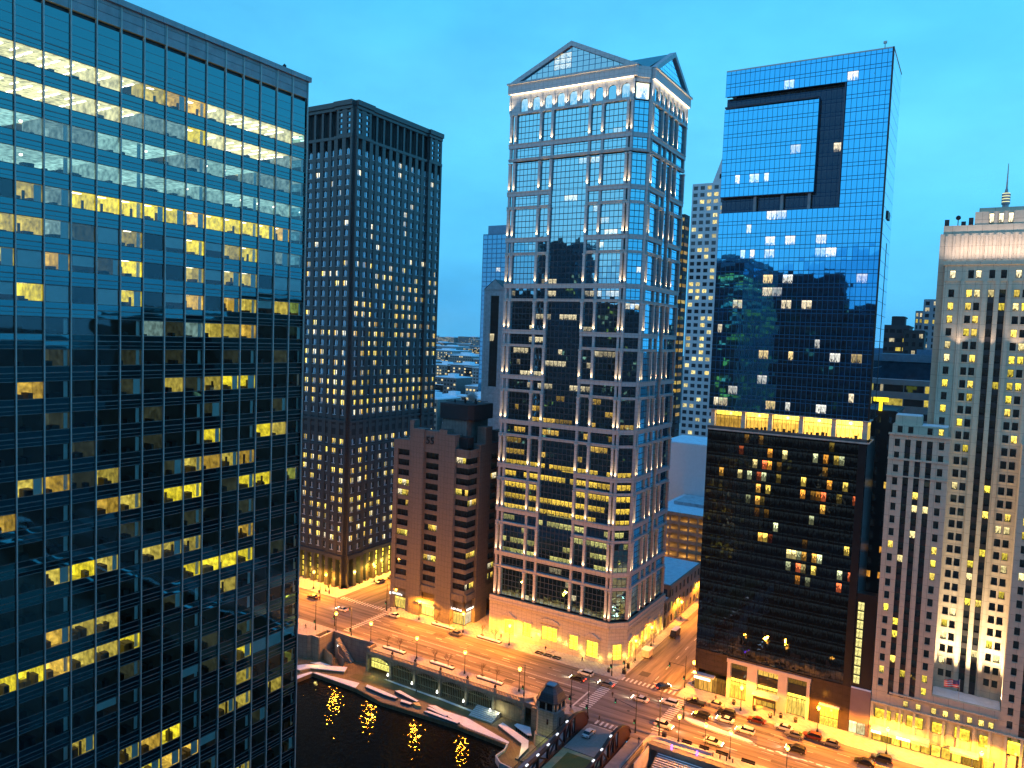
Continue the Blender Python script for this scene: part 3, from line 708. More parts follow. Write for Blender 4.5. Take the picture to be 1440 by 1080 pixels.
# ------------------------------------------------------------------ dark granite tower behind (left of centre)
LB = empty('dark_granite_tower', (228, -240, 0), 'dark green granite office tower with many small paired windows and a colonnade under its roof', 'office tower')
rg = random.Random(21)
MG = mat('dark_green_granite', (.038, .048, .054), .35, var=.3, scale=2, panel=(2.0, 1.27))
wl = MB(); ws = []; steel = MB(); lou = MB()
GLB = glass('leo_glass', tint=(.45, .75, .95), body=(.01, .02, .025), refl=11, ior=1.5, wav=.02, tilt=.02, bar=.12, sil=.34, gain=4.0)
def leo(F, nb, corner, seed, west):
    r = random.Random(seed)
    bw = 4.05; Wd = nb * bw; z0, z1, pit = 13.0, 171.3, 3.77
    nf = int((z1 - z0) / pit)
    cr = lambda i: i < corner or i >= nb - corner
    for i in range(nb + 1):
        d = .75 if (i <= corner or i >= nb - corner) else 0
        F.box(wl, max(0, i * bw - .95), min(Wd, i * bw + .95), z0, 172 if not (corner < i < nb - corner) else 171.4, -.8, d + .18)
    for a, b, d in ((0, corner * bw + .95, .75), (corner * bw + .96, (nb - corner) * bw - .96, 0), ((nb - corner) * bw - .95, Wd, .75)):
        F.box(wl, a + .01, b - .01, 171.3, 172.4, -1, d + .35)
        F.box(wl, a - .1, b + .1, 183.2, 185.0, -1, d + .9); F.box(wl, a, b, 182.0, 183.2, -.9, d + .3)
        F.box(wl, a - .05, b + .05, 64.4, 65.2, -.5, d + .55); F.box(wl, a - .05, b + .05, 54.4, 55.0, -.5, d + .4)
        F.box(wl, a, b, 11.4, 12.9, -.8, d + .7)
    for j in range(nf):
        za = z0 + j * pit; mech = 55 < za < 63.5
        rowp = {0: .3}.get(j, .55 if za < 55 else (.8 if 64 < za < 93 else (.5 if za < 125 else .12)))
        rowp *= r.choice((.15, .6, 1, 1, 1.2, 1.25))
        for i in range(nb):
            d = .75 if cr(i) else 0
            a, b = i * bw + .95, (i + 1) * bw - .95
            F.box(wl, a - .01, b + .01, za - (.01 if j else 0), za + 1.35, -.7, d + .02)
            w = MB(); c_ = (a + b) / 2
            on = r.random() < rowp and not mech
            for s_ in (-1, 1):
                k = r.uniform(.15, 1.3); c = r.choice(((1, .70, .10), YEL, WARM, PALE))
                if za > 125: c = PALE
                q = (c[0] * k, c[1] * k, c[2] * k, r.random()) if on and r.random() < .88 else (.003, .005, .006, r.random())
                ua, ub = (a, c_ - .12) if s_ < 0 else (c_ + .12, b)
                F.quad(w, ua, ub, za + 1.35, za + pit, d - .3, q)
            ws.append(w)
            F.box(steel, c_ - .12, c_ + .12, za + 1.3, za + pit, d - .5, d - .12)
            F.box(steel, a, b, za + 1.36, za + 1.5, d - .3, d - .05)
            if mech: F.box(lou, a - .9, b + .9, za + 1.0, za + pit, d - .2, d - .02)
    # colonnade under the roof
    for i in range(corner, nb - corner + 1):
        F.box(wl, i * bw - .5, i * bw + .5, 172.4, 182, -.9, -.05)
    q_ = MB(); F.box(q_, corner * bw, (nb - corner) * bw, 172, 182.4, -4.2, -4); part(q_, 'colonnade_screen', M_['metal_dark'], LB)
    for i in list(range(corner)) + list(range(nb - corner, nb)):
        a, b = i * bw, (i + 1) * bw
        F.box(wl, a, a + 1.2, 172.4, 182, -.8, .75); F.box(wl, b - 1.2, b, 172.4, 182, -.8, .75)
        for q in range(5): F.box(wl, a + 1.2, b - 1.2, 172.4 + q * 2.1, 172.4 + q * 2.1 + .7, -.7, .7)
        w = MB()
        for q in range(4): F.quad(w, a + 1.2, b - 1.2, 173.1 + q * 2.1, 174.5 + q * 2.1, .3, off())
        ws.append(w)
    # base arcade
    for i in range(nb + 1):
        d = .75 if (i <= corner or i >= nb - corner) else 0
        F.box(wl, max(0, i * bw - .8), min(Wd, i * bw + .8), 0, 11.4, -1.2, d + .5)
        F.box(wl, max(0, i * bw - .95), min(Wd, i * bw + .95), .01, 1.3, -1.2, d + .7)
    for i in range(nb):
        w = MB(); a, b = i * bw + .8, (i + 1) * bw - .8
        hot = west and i > 3
        for q in range(5):
            for h in range(2):
                F.quad(w, a + (b - a) * h / 2, a + (b - a) * (h + 1) / 2, .2 + q * 2.2, .2 + (q + 1) * 2.2, -1.0, lit((1, .72, .07), 2.2 if hot else r.choice((.05, .3, .8))))
        ws.append(w)
    F.box(wl, 0, Wd, 11.0, 11.4, -1.3, 0)
FLW = Frame((202.6, -213.4), (0, -1), (-1, 0)); FLN = Frame((255.5, -213.0), (-1, 0), (0, 1))
leo(FLW, 13, 2, 3, True); part(lou, 'louvre', M_['metal_dark'], LB); lou = MB(); leo(FLN, 13, 2, 4, False)
cb_ = MB(); cb_.box(204.2, -265.9, 0, 255, -214.6, 183)
part(cb_, 'core', mat('black_core', (.012, .014, .016), .6), LB)
part(wl, 'granite_wall', MG, LB); part(steel, 'window_frame', mat('steel_frame', (.55, .66, .72), .45, .2), LB); part(lou, 'louvre', M_['metal_dark'], LB)
windows(LB, ws, GLB, 'window', 98)
for i, y in enumerate((-218, -224, -230, -236, -242, -248)):
    add_light('POINT', (201.0, y, 5.5), LB, 2600, (1, .56, .08), 'arcade_light', shadow_soft_size=.3)
for x in (206, 214, 222, 230): add_light('POINT', (x, -211.3, 3.5), LB, 1200, (1, .50, .07), 'arcade_light', shadow_soft_size=.3)

# ------------------------------------------------------------------ brown concrete building number 55
B5 = empty('brown_concrete_building', (158, -223, 0), 'twelve-storey brown concrete office block with snowy roof and the number 55 near its top', 'office building')
MC = mat('brown_concrete', (.14, .128, .118), .85, var=.12, scale=1.5, panel=(1.35, 1.81), bump=.1)
rg = random.Random(5)
cc = MB(); ws = []
F5 = Frame((176, -209), (-1, 0), (0, 1)); F5W = Frame((143.4, -209), (0, -1), (-1, 0)); U = lambda x: 176 - x
GB5 = glass('bronze_glass', tint=(.25, .30, .33), body=(.006, .005, .005), refl=1.3, ior=1.5, wav=.02, tilt=.01, bar=.025, sil=.42, gain=1.1)
PZ = [11.2 + 3.62 * k for k in range(14)]
def wbay(F, u0, u1, d, nf, off_=0, nc=4, prob=.22):
    for k in range(nf):
        za = PZ[k]
        F.box(cc, u0, u1, za - (.01 if k else 0), za + 1.42, -.9, d)
        w = MB(); on = rg.random() < prob
        for i in range(nc):
            q = lit(rg.choice((YEL, WARM, PALE)), rg.uniform(.4, 1.25)) if on and rg.random() < .8 else off()
            F.quad(w, u0 + (u1 - u0) * i / nc, u0 + (u1 - u0) * (i + 1) / nc, za + 1.42, za + 3.62, d - .3, q)
        ws.append(w)
    F.box(cc, u0, u1, PZ[nf - 1] + 3.62, PZ[nf - 1] + 3.9, -1.2, d)
wbay(F5, U(174.2), U(168.7), -.4, 13, nc=3); wbay(F5, U(162.0), U(155.3), -.6, 13); wbay(F5, U(148.3), 0 + U(143.2), .35, 13)
wbay(F5W, 0, 5.2, .35, 13); wbay(F5W, 13.2, 18.8, -.5, 13, prob=.45); wbay(F5W, 23, 29, -.5, 13)
def pier(F, a, b, z1, d): F.box(cc, a, b, 0, z1, -3, d)
pier(F5, 0, U(174.2), 61.5, 0); pier(F5, U(168.7), U(167.0), 69.0, .2); pier(F5, U(166.9), U(162.0), 66.3, .9)
pier(F5, U(155.3), U(152.0), 67.0, .9); pier(F5, U(151.9), U(148.3), 65.6, 1.3)
pier(F5W, 5.3, 9.0, 62.3, 1.0); pier(F5W, 9.1, 13.2, 68.0, .6); pier(F5W, 18.8, 23, 66, .6)
F5.box(cc, U(174.2), U(168.7), 58.3, 61.8, -3, .1); F5.box(cc, U(162.0), U(155.3), 58.4, 66.0, -3, .25)
F5.box(cc, U(148.3), U(143.0), 58.2, 61.0, -4, .75); F5W.box(cc, -.3, 5.3, 58.2, 61.0, -3, .75)
F5W.box(cc, 13.2, 18.8, 58.3, 62, -3, .2); F5W.box(cc, 23, 29, 0, 62, -3, 0)
F5.box(cc, U(162.0), U(155.3), 8.8, 11.2, -3, .2); F5.box(cc, U(174.2), U(168.7), 8.0, 11.2, -3, .2); F5.box(cc, U(148.3), U(143.4), 8.8, 11.2, -3, .9)
F5W.box(cc, 0, 5.3, 8.8, 11.2, -3, .9); F5W.box(cc, 13.2, 18.8, 6, 11.2, -3, 0)
cc.box(147, -237, 0, 174, -213.5, 58); cc.box(148.5, -236, 58, 173, -212.5, 62.2)
part(cc, 'concrete_wall', MC, B5)
q = MB(); q.box(149.2, -235.4, 62.2, 172.4, -213.2, 62.55); q.box(143.9, -213, 60.2, 148, -209.6, 60.5); part(q, 'roof', M_['snow'], B5)
q = MB(); q.box(148.0, -227, 62.3, 158.4, -213.8, 70.5); q.box(150, -233, 62.3, 170, -229, 66); part(q, 'penthouse', mat('penthouse_concrete', (.16, .15, .145), .8, panel=(1.3, 30)), B5)
q = MB(); q.prism([(147.2, -213.0), (145.6, -214.6), (145.6, -226.4), (147.2, -228), (158.6, -228), (160.2, -226.4), (160.2, -214.6), (158.6, -213)], 70.4, 75.6)
part(q, 'cooling_screen', mat('dark_screen', (.012, .016, .022), .8), B5)
q = MB(); q.box(144.6, -213.4, 61.2, 149.6, -210.0, 64.8); part(q, 'roof_louvre', mat('dark_louvre', (.012, .014, .016), .8), B5)
q = MB()
for i in range(7): q.tube((148 + i * 1.5, -219 - (i % 3) * 2, 75.5), (148 + i * 1.5, -219 - (i % 3) * 2, 76.6 + (i % 2) * .8), .35, .3, 8)
q.tube((147, -225, 76.3), (158, -215, 76.3), .12)
part(q, 'roof_pipe', M_['metal_dark'], B5)
for i, uu in enumerate((U(162.0), U(174.2), U(148.2))):
    ww = (6.6, 5.4, 5.0)[i]; w = MB()
    for h in range(4): F5.quad(w, uu + ww * h / 4, uu + ww * (h + 1) / 4, .3, (4.2, 4.5, 4.6)[i], -.8, lit((1, .74, .14), 1.9 if i == 0 else .9))
    part(w, 'shop_window', B7, B5, attr=True)
    w = MB(); F5.box(w, uu, uu + ww, 4.4, 8.8, -1.1, -.7); part(w, 'fascia', mat('dark_fascia' + str(i), (.04, .035, .03), .4), B5)
w = MB()
for h in range(4): F5W.quad(w, .3 + 1.2 * h, .3 + 1.2 * (h + 1), .3, 4.6, -.3, lit(PALE, .8))
part(w, 'shop_window', B7, B5, attr=True)
w = MB(); F5W.box(w, .2, 5.2, 4.6, 8.8, -.8, -.2); part(w, 'fascia', mat('dark_fascia_side', (.04, .035, .03), .4), B5)
w = MB()
def fakeword(F, u, z, h, d, n_, mbx, seed):
    r = random.Random(seed)
    for i in range(n_):
        a = u + i * h * .62
        F.box(mbx, a, a + h * .12, z, z + h * r.choice((1, 1, .7)), d, d + .06)
        if r.random() < .7: F.box(mbx, a + h * .12, a + h * .42, z + h * r.choice((0, .3, .55)), z + h * r.choice((0, .3, .55)) + h * .14 + .02, d, d + .06)
        if r.random() < .6: F.box(mbx, a + h * .36, a + h * .46, z, z + h * .7, d, d + .06)
fakeword(F5, U(174.6), 5.3, .8, .2, 9, w, 1); fakeword(F5, U(147.9), 5.7, .8, .9, 9, w, 2); fakeword(F5W, .4, 5.7, .8, .9, 9, w, 3)
for uz in ((F5, U(175.1), 5.2), (F5, U(148.6), 5.6)): uz[0].box(w, uz[1] - .3, uz[1] + .3, uz[2], uz[2] + .9, .95, 1.0)
part(w, 'shop_sign', emis('white_sign', (1, .95, .85), 3.0), B5)
w = MB()     # illuminated canopy over the entrance, and the white entrance light below it
F5.box(w, U(162.4), U(155.0), 5.5, 5.9, -.6, 2.2); part(w, 'canopy', M_['metal_light'], B5)
w = MB(); F5.box(w, U(161.8), U(155.6), 5.42, 5.5, -.4, 2.0); part(w, 'canopy_lamp', emis('canopy_lamp', (1, .62, .12), 6, True), B5)
windows(B5, ws, GB5, 'window', 98)
def text(s, size, ext, mt, parent, loc, rot, name):
    cu = bpy.data.curves.new(name, 'FONT'); cu.body = s; cu.size = size; cu.extrude = ext; cu.align_x = 'CENTER'
    o = bpy.data.objects.new(name, cu); COL.objects.link(o)
    dg = bpy.context.evaluated_depsgraph_get(); me = bpy.data.meshes.new_from_object(o.evaluated_get(dg)); bpy.data.objects.remove(o)
    me.materials.clear(); me.materials.append(mt)
    o = bpy.data.objects.new(name, me); COL.objects.link(o); o.parent = parent
    t = Vector((0, 0, 0)); r = parent
    while r is not None: t += r.location; r = r.parent
    o.location = Vector(loc) - t; o.rotation_euler = rot
    return o
text('55', 3.6, .12, M_['metal_dark'], B5, (159.6, -208.6, 61.4), (rad(90), 0, rad(180)), 'number_sign')
add_light('POINT', (158.5, -206.4, 4.6), B5, 500, (1, .55, .12), 'entrance_light', shadow_soft_size=.3)
# steam above it
m, t, n, l = nodes('steam'); pv = n('ShaderNodeVolumePrincipled'); pv.inputs['Color'].default_value = (.95, .97, 1, 1); o = n('ShaderNodeOutputMaterial'); l(pv.outputs[0], o.inputs['Volume'])
tcn = n('ShaderNodeTexCoord'); vl = n('ShaderNodeVectorMath'); vl.operation = 'LENGTH'; l(tcn.outputs['Object'], vl.inputs[0])
xn = n('ShaderNodeTexNoise'); xn.inputs['Scale'].default_value = 2.2; xn.inputs['Detail'].default_value = 4; l(tcn.outputs['Object'], xn.inputs['Vector'])
mr = n('ShaderNodeMath'); mr.operation = 'MULTIPLY_ADD'; mr.inputs[1].default_value = 1.4; l(xn.outputs['Fac'], mr.inputs[0]); 
ng = n('ShaderNodeMath'); ng.operation = 'MULTIPLY'; ng.inputs[1].default_value = -1.0; l(vl.outputs['Value'], ng.inputs[0]); l(ng.outputs[0], mr.inputs[2])
ms = n('ShaderNodeMath'); ms.operation = 'MULTIPLY'; ms.use_clamp = False; ms.inputs[1].default_value = 4.5; l(mr.outputs[0], ms.inputs[0])
mx = n('ShaderNodeMath'); mx.operation = 'MAXIMUM'; mx.inputs[1].default_value = 0; l(ms.outputs[0], mx.inputs[0]); l(mx.outputs[0], pv.inputs['Density'])
bm = bmesh.new(); bmesh.ops.create_icosphere(bm, subdivisions=3, radius=1); me = bpy.data.meshes.new('steam_plume'); bm.to_mesh(me); bm.free(); me.materials.append(m)
o = bpy.data.objects.new('steam_plume', me); COL.objects.link(o); o.location = (151.0, -221, 78.0); o.scale = (3.2, 3.2, 2.4)
tag(o, 'small white steam plume rising above the cooling screen of the brown building', 'steam')

# ------------------------------------------------------------------ blue glass hotel tower (right of the street)
HT = empty('blue_glass_tower', (43, -228, 0), 'tall blue glass tower with cut slots, an orange-lit amenity floor and glossy black lower storeys', 'tower')
rg = random.Random(31)
GH = glass('tower_blue_glass', tint=(.06, .54, 1.0), body=(.002, .008, .016), refl=17, ior=1.5, wav=.008, tilt=.006, bar=.045, barcol=(.02, .10, .20), wscale=.4, gain=2.2)
GHD = glass('slot_glass', tint=(.06, .18, .34), body=(.002, .004, .008), refl=4, ior=1.5, wav=.02, tilt=.01, bar=.04, barcol=(.02, .06, .12), gain=1.2)
GHL = glass('podium_black_glass', tint=(.42, .50, .60), body=(.002, .002, .003), refl=3.2, ior=1.5, wav=.04, tilt=.010, bar=.03, barcol=(.005, .005, .006), sil=.56, wscale=.6, gain=1.7)
FH = Frame((63.6, -211.5), (-1, 0), (0, 1)); H_ = lambda x: 63.6 - x
FHW = Frame((22.3, -211.5), (0, -1), (-1, 0))
WU = H_(22.3)
hw = []; hd = []; hb = MB(); lowg = []
PW = WU / 32; FP = 3.4
def litH(x, z):
    r = rg.random()
    if z > 168: return off()
    p = .05 if z > 135 else (.11 if z > 118 else .17)
    if r < p: return lit(rg.choice(((1, .85, .55), (1, .75, .30), (.9, .9, .8))), rg.uniform(.5, 1.6))
    return off()
z = 174.3; nfl = 0
rows = []
zz = 81.6
while zz < 174.2: rows.append((zz, min(zz + FP, 174.3))); zz += FP
for (za, zb) in rows:
    for i in range(0, 32, 2):
        w = MB(); wd = MB(); base_l = litH(0, za)
        for h in (0, 1):
            ua, ub = (i + h) * PW, (i + h + 1) * PW; x = 63.6 - (ua + ub) / 2
            for pa, pb in ((za, za + .9), (za + .9, zb)):
                zm = (pa + pb) / 2
                slot = (164.8 < zm < 168.2 and x > 32.9) or (135.2 < zm < 140.4 and x > 38.9) or (32.9 < x < 39.2 and 135.2 < zm < 168.2)
                c = base_l if (pb - pa) > 1 and rg.random() < .85 else off()
                if c[0] > .1: c = c[:3] + (rg.random(),)
                if slot: FH.quad(wd, ua, ub, pa, pb, -2.0, c)
                else: FH.quad(w, ua, ub, pa, pb, 0, c)
        if w.v: hw.append(w)
        if wd.v: hd.append(wd)
# slot reveals: soffits, floors and cheeks
def rev(a, b, z0, z1):
    FH.box(hb, H_(a) - .0, H_(b), z0, z0 + .25, -2.0, -.02); FH.box(hb, H_(a), H_(b), z1 - .25, z1, -2.0, -.02)
rev(63.6, 33, 167.9, 168.4); rev(63.6, 39.2, 164.5, 164.9); rev(63.6, 33, 135.0, 135.4); rev(63.6, 39.2, 140.2, 140.7)
FH.box(hb, H_(39.4), H_(39.1), 140.4, 164.8, -2, -.02); FH.box(hb, H_(33.1), H_(32.8), 135.3, 168.2, -2, -.02)
part(hb, 'slot_reveal', mat('dark_reveal', (.03, .05, .09), .5), HT)
for x in (54.2, 47.1, 40.2):
    q = MB(); FH.box(q, H_(x) - .35, H_(x) + .35, 135.4, 140.3, -1.4, -.5); part(q, 'column', mat('slot_column', (.25, .24, .26), .7) if x > 54 else bpy.data.materials['slot_column'], HT)
hw2 = []
nW = 14; WD = 21.5
for (za, zb) in rows:
    w = MB()
    for i in range(nW):
        FHW.quad(w, WD * i / nW, WD * (i + 1) / nW, za, zb, 0, off())
    hw2.append(w)
windows(HT, hw, GH, 'window', 98); windows(HT, hd, GHD, 'slot_window', 60)
GHW = glass('side_glass', tint=(.80, .92, 1.0), body=(.05, .08, .1), refl=3.2, ior=1.6, wav=.01, tilt=.004, bar=.02, barcol=(.2, .3, .4))  # paler than the front glass: grazing sky reflection put into tint and bars
m_ = MB()
for w in hw2:
    n0 = len(m_.v); m_.v += w.v; m_.f += [tuple(x + n0 for x in f) for f in w.f]; m_.uv += w.uv; m_.c += w.c
part(m_, 'side_glazing', GHW, HT, attr=True)
q = MB(); FHW.box(q, 12.6, 13.0, 81.6, 128, 0, .08); FHW.box(q, 9, 14, 134, 136, 0, .3); FHW.box(q, -.1, .25, 81.6, 174.6, -.3, .12); part(q, 'side_fin', M_['metal_dark'], HT)
q = MB(); q.box(24.6, -233, 0, 61.2, -214.2, 173.6); q.box(22.7, -233, 168.8, 63.2, -211.9, 174); q.box(22.7, -233, 81.7, 32.7, -211.9, 173); part(q, 'core', mat('tower_core', (.006, .01, .018), .6), HT)
q = MB(); FH.box(q, 0, WU, 174.3, 174.6, -.6, .08); FHW.box(q, 0, WD, 174.31, 174.6, -.6, .08); q.tube((24.5, -212.6, 174.5), (24.5, -212.6, 176.3), .12); q.box(24.1, -213, 176.1, 24.9, -212.4, 176.6); part(q, 'parapet_cap', M_['metal_light'], HT)
# amenity floor
am = MB()
FH.box(am, 0, WU + .3, 81.3, 81.6, -7, .25); FH.box(am, 0, WU + .3, 75.7, 76.1, -7, .5); FHW.box(am, 0, 10, 75.7, 76.1, -.5, .5)
part(am, 'amenity_slab', mat('pale_slab', (.4, .36, .32), .6), HT)
for x in (62.4, 53.9, 46.7, 38.7, 30.6, 23.2):
    q = MB(); FH.box(q, H_(x) - .55, H_(x) + .55, 76.1, 81.3, -1.4, -.3); part(q, 'column', mat('amenity_column', (.5, .42, .36), .7) if x > 62 else bpy.data.materials['amenity_column'], HT)
for k, (a, b) in enumerate(((62, 54.5), (53.4, 47.3), (46.2, 39.3), (38.2, 31.2), (30.1, 23.8))):
    w = MB(); nn_ = 6
    for i in range(nn_):
        ua, ub = H_(a) + (a - b) * i / nn_, H_(a) + (a - b) * (i + 1) / nn_
        FH.quad(w, ua, ub, 76.1, 79.9, -2.3, lit((1, .55, .08), (.5, 1.2, 1.2, 2.2, 3.0)[k]))
        FH.quad(w, ua, ub, 79.9, 81.28, -2.3, lit((1, .75, .08), (2.2, 3.2, 3.4, 3.4, 4)[k]))
    part(w, 'amenity_window', B7, HT, attr=True)
    add_light('POINT', FH.p(H_((a + b) / 2), 80.4, -1.2), HT, 900 + 500 * k, (1, .60, .12), 'amenity_light', shadow_soft_size=.4)
q = MB(); FH.box(q, 0, WU, 76.1, 76.9, .3, .36); part(q, 'balustrade', mat('rail_glass', (.10, .10, .10), .1), HT)
q = MB()
rg2 = random.Random(3)
for i in range(26):
    uu = 9 + i * 1.2 + rg2.random() * .5; FH.box(q, uu, uu + rg2.uniform(.2, .9), 76.1, 76.1 + rg2.uniform(.7, 1.5), -1.9, -1.5)
part(q, 'furniture', M_['metal_dark'], HT)['kind'] = 'stuff'
w = MB(); 
for i in range(3): FHW.quad(w, .6 + i * 2.6, 3.2 + i * 2.6, 76.1, 81.2, -.4, lit((1, .70, .12), 1.3))
part(w, 'amenity_window', B7, HT, attr=True)
# black podium; clusters of glowing panes stand for mirrored city lights
pw = []
zz = 12.0
while zz < 75.6:
    zt = min(zz + 3.33, 75.7)
    for i in range(0, 32, 2):
        w = MB()
        x = 63.6 - (i + 1) * PW
        on = None
        r = rg.random()
        dens = sum(w_ * math.exp(-((x - cx_) / sx_) ** 2 - ((zz - cz_) / sz_) ** 2) for cx_, cz_, sx_, sz_, w_ in ((47, 62, 3.0, 9, .65), (46, 50, 2.5, 6, .6), (33, 40, 8, 4, .95), (31, 58, 5, 7, .5), (57, 68, 5, 7, .4), (55, 58, 6, 6, .25), (34, 68, 7, 4, .3)))
        for h in (0, 1):
            c = lit(rg.choice(((1, .7, .12), (1, .40, .05), (1, .5, .08), (.7, .75, .4), (1, .2, .06), (1, .8, .3))), rg.uniform(.1, 1.2) ** 1.5) if rg.random() < dens * .75 else off()
            FH.quad(w, (i + h) * PW, (i + h + 1) * PW, zz, zz + .8, -.2, off()); FH.quad(w, (i + h) * PW, (i + h + 1) * PW, zz + .8, zt, -.2, c)
        pw.append(w)
    zz = zt
windows(HT, pw, GHL, 'podium_window', 90)
q = MB(); FHW.box(q, 0, 21, 0, 75.7, -2, -.2); part(q, 'side_wall', mat('podium_side', (.015, .015, .017), .3), HT)
for k in range(9):
    w = MB(); z0 = 13.2 + k * 2.42
    FH.quad(w, H_(21.9) - .02, H_(20.4), z0 + .12, z0 + 2.36, .1, (1.0, .88, .30, .2)); part(w, 'stair_window', B7, HT, attr=True)
q = MB(); FH.box(q, H_(22.3), H_(17.6), 12.1, 37, -3, -.1); part(q, 'stair_wall', bpy.data.materials['podium_side'], HT)
# street level: pale portal, shops
po = MB()
for a, b in ((54.2, 53.3), (48.7, 46.0), (40.4, 38.0), (33.0, 32.2)):
    FH.box(po, H_(a), H_(b), 0, 10.6, -1.6, .5)
FH.box(po, H_(54.4), H_(32.0), 10.6, 11.6, -1.6, .55)
part(po, 'portal_frame', mat('pale_portal_stone', (.55, .46, .40), .7, var=.08), HT)
for k, (a, b) in enumerate(((53.3, 48.7), (46.0, 40.4), (38.0, 33.0))):
    w = MB(); nc = 4
    for i in range(nc):
        ua, ub = H_(a) + (a - b) * i / nc, H_(a) + (a - b) * (i + 1) / nc
        FH.quad(w, ua, ub, .1, 5.0, -.9, lit(((1, .50, .05), (1, .6, .08), (1, .72, .12))[k], (1.6, .7, .9)[k])); FH.quad(w, ua, ub, 5.0, 5.9, -.9, lit((1, .74, .08), 2.4)); FH.quad(w, ua, ub, 5.9, 8.6, -.9, off()); FH.quad(w, ua, ub, 8.6, 10.6, -.9, lit((1, .6, .1), (.12, 1.0, .15)[k]))
    part(w, 'portal_window', B7, HT, attr=True)
q = MB(); FH.poly(q, [(H_(46.6), 4.3), (H_(39.8), 4.3), (H_(39.8), 4.6), (H_(46.6), 4.6)], -.5, 3.2); part(q, 'entrance_canopy', mat('white_canopy', (.6, .57, .55), .5), HT)
q = MB(); FH.box(q, H_(46.2), H_(40.2), 3.4, 4.25, 2.8, 3.1); FH.box(q, H_(46.2), H_(45.9), 0.15, 4.2, 2.8, 3.0); FH.box(q, H_(40.5), H_(40.2), 0.15, 4.2, 2.8, 3.0); part(q, 'canopy_valance', M_['metal_dark'], HT)
st2 = MB()
FH.box(st2, H_(63.6), H_(54.4), 6.3, 12.1, -1, -.15); FH.box(st2, H_(32.0), H_(29.4), 0, 12.1, -1, .1); FH.box(st2, H_(29.4), H_(24.9), 5.6, 12.1, -1, .1); FH.box(st2, H_(24.9), H_(22.3), 0, 12.1, -1, .1)
FH.box(st2, H_(54.4), H_(32.0), 11.6, 12.1, -1, .2)
part(st2, 'dark_stone_wall', mat('dark_stone', (.035, .026, .022), .25, panel=(2.4, 1.6)), HT)
w = MB()
for i in range(4):
    FH.quad(w, H_(29.4) + 4.5 * i / 4, H_(29.4) + 4.5 * (i + 1) / 4, .1, 2.4, .0, lit((1, .62, .06), 1.4)); FH.quad(w, H_(29.4) + 4.5 * i / 4, H_(29.4) + 4.5 * (i + 1) / 4, 2.4, 5.6, .0, lit((1, .74, .04), 2.6))
part(w, 'shop_window', B7, HT, attr=True)
q = MB(); FH.box(q, H_(29.7), H_(24.6), 5.6, 5.95, -.2, .9); FH.box(q, H_(63.9), H_(57.6), 4.9, 5.3, -.2, 1.6); part(q, 'shop_canopy', mat('grey_canopy', (.45, .47, .50), .5), HT)
w = MB(); FH.box(w, H_(63.3), H_(58.6), 3.9, 4.6, 1.2, 1.35); part(w, 'shop_sign', emis('warm_sign', (1, .85, .5), 3.5), HT)
w = MB()
for i in range(7): FH.quad(w, H_(63.6) + 9.2 * i / 7, H_(63.6) + 9.2 * (i + 1) / 7, .1, 4.9, -.3, lit((1, .5, .08), rg.choice((.1, .3, .9))))
part(w, 'shop_window', B7, HT, attr=True)
FHE = Frame((63.6, -232), (0, 1), (1, 0))
q = MB(); FHE.box(q, 0, 20, 0, 12, -1, -.1); part(q, 'dark_stone_wall', bpy.data.materials['dark_stone'], HT)
for x, e_ in ((51, 330), (43.2, 220), (35.5, 220), (27, 330), (60, 120)): add_light('POINT', (x, -208.7, 3.2), HT, e_, (1, .50, .07), 'shopfront_light', shadow_soft_size=.3)
for x in (47.3, 39.2): 
    sp = add_light('SPOT', (x, -209.8, .4), HT, 350, (1, .66, .2), 'portal_uplight', spot_size=rad(40), spot_blend=.6, shadow_soft_size=.1); sp.rotation_euler = (Vector((x, -210.9, 8)) - Vector((x, -209.8, .4))).to_track_quat('-Z', 'Y').to_euler()
# small purple-grey box beside it
PB = empty('purple_grey_annex', (20, -214, 0), 'plain purple-grey low annex between the black podium and the stone tower', 'annex')
q = MB(); q.box(17.5, -218, 3.4, 22.25, -211.2, 12.0); q.box(17.5, -218, 0, 18.3, -211.2, 3.38); part(q, 'wall', mat('purple_grey_panel', (.17, .13, .16), .7, var=.06), PB)
q = MB(); q.box(17.5, -218, 12.01, 22.25, -211.3, 12.35); q.prism([(18, -216), (21.5, -216), (21.0, -212.4), (18.6, -212.4)], 12.35, 13.3); part(q, 'roof', M_['snow'], PB)
w = MB(); Frame((22.25, -211.6), (-1, 0), (0, 1)).quad(w, 0, 1.9, .1, 3.3, 0, lit((1, .85, .35), 1.6)); Frame((22.25, -211.6), (-1, 0), (0, 1)).quad(w, 1.9, 3.9, .1, 3.3, 0, lit((.8, .8, .4), .7)); part(w, 'window', B7, PB, attr=True)

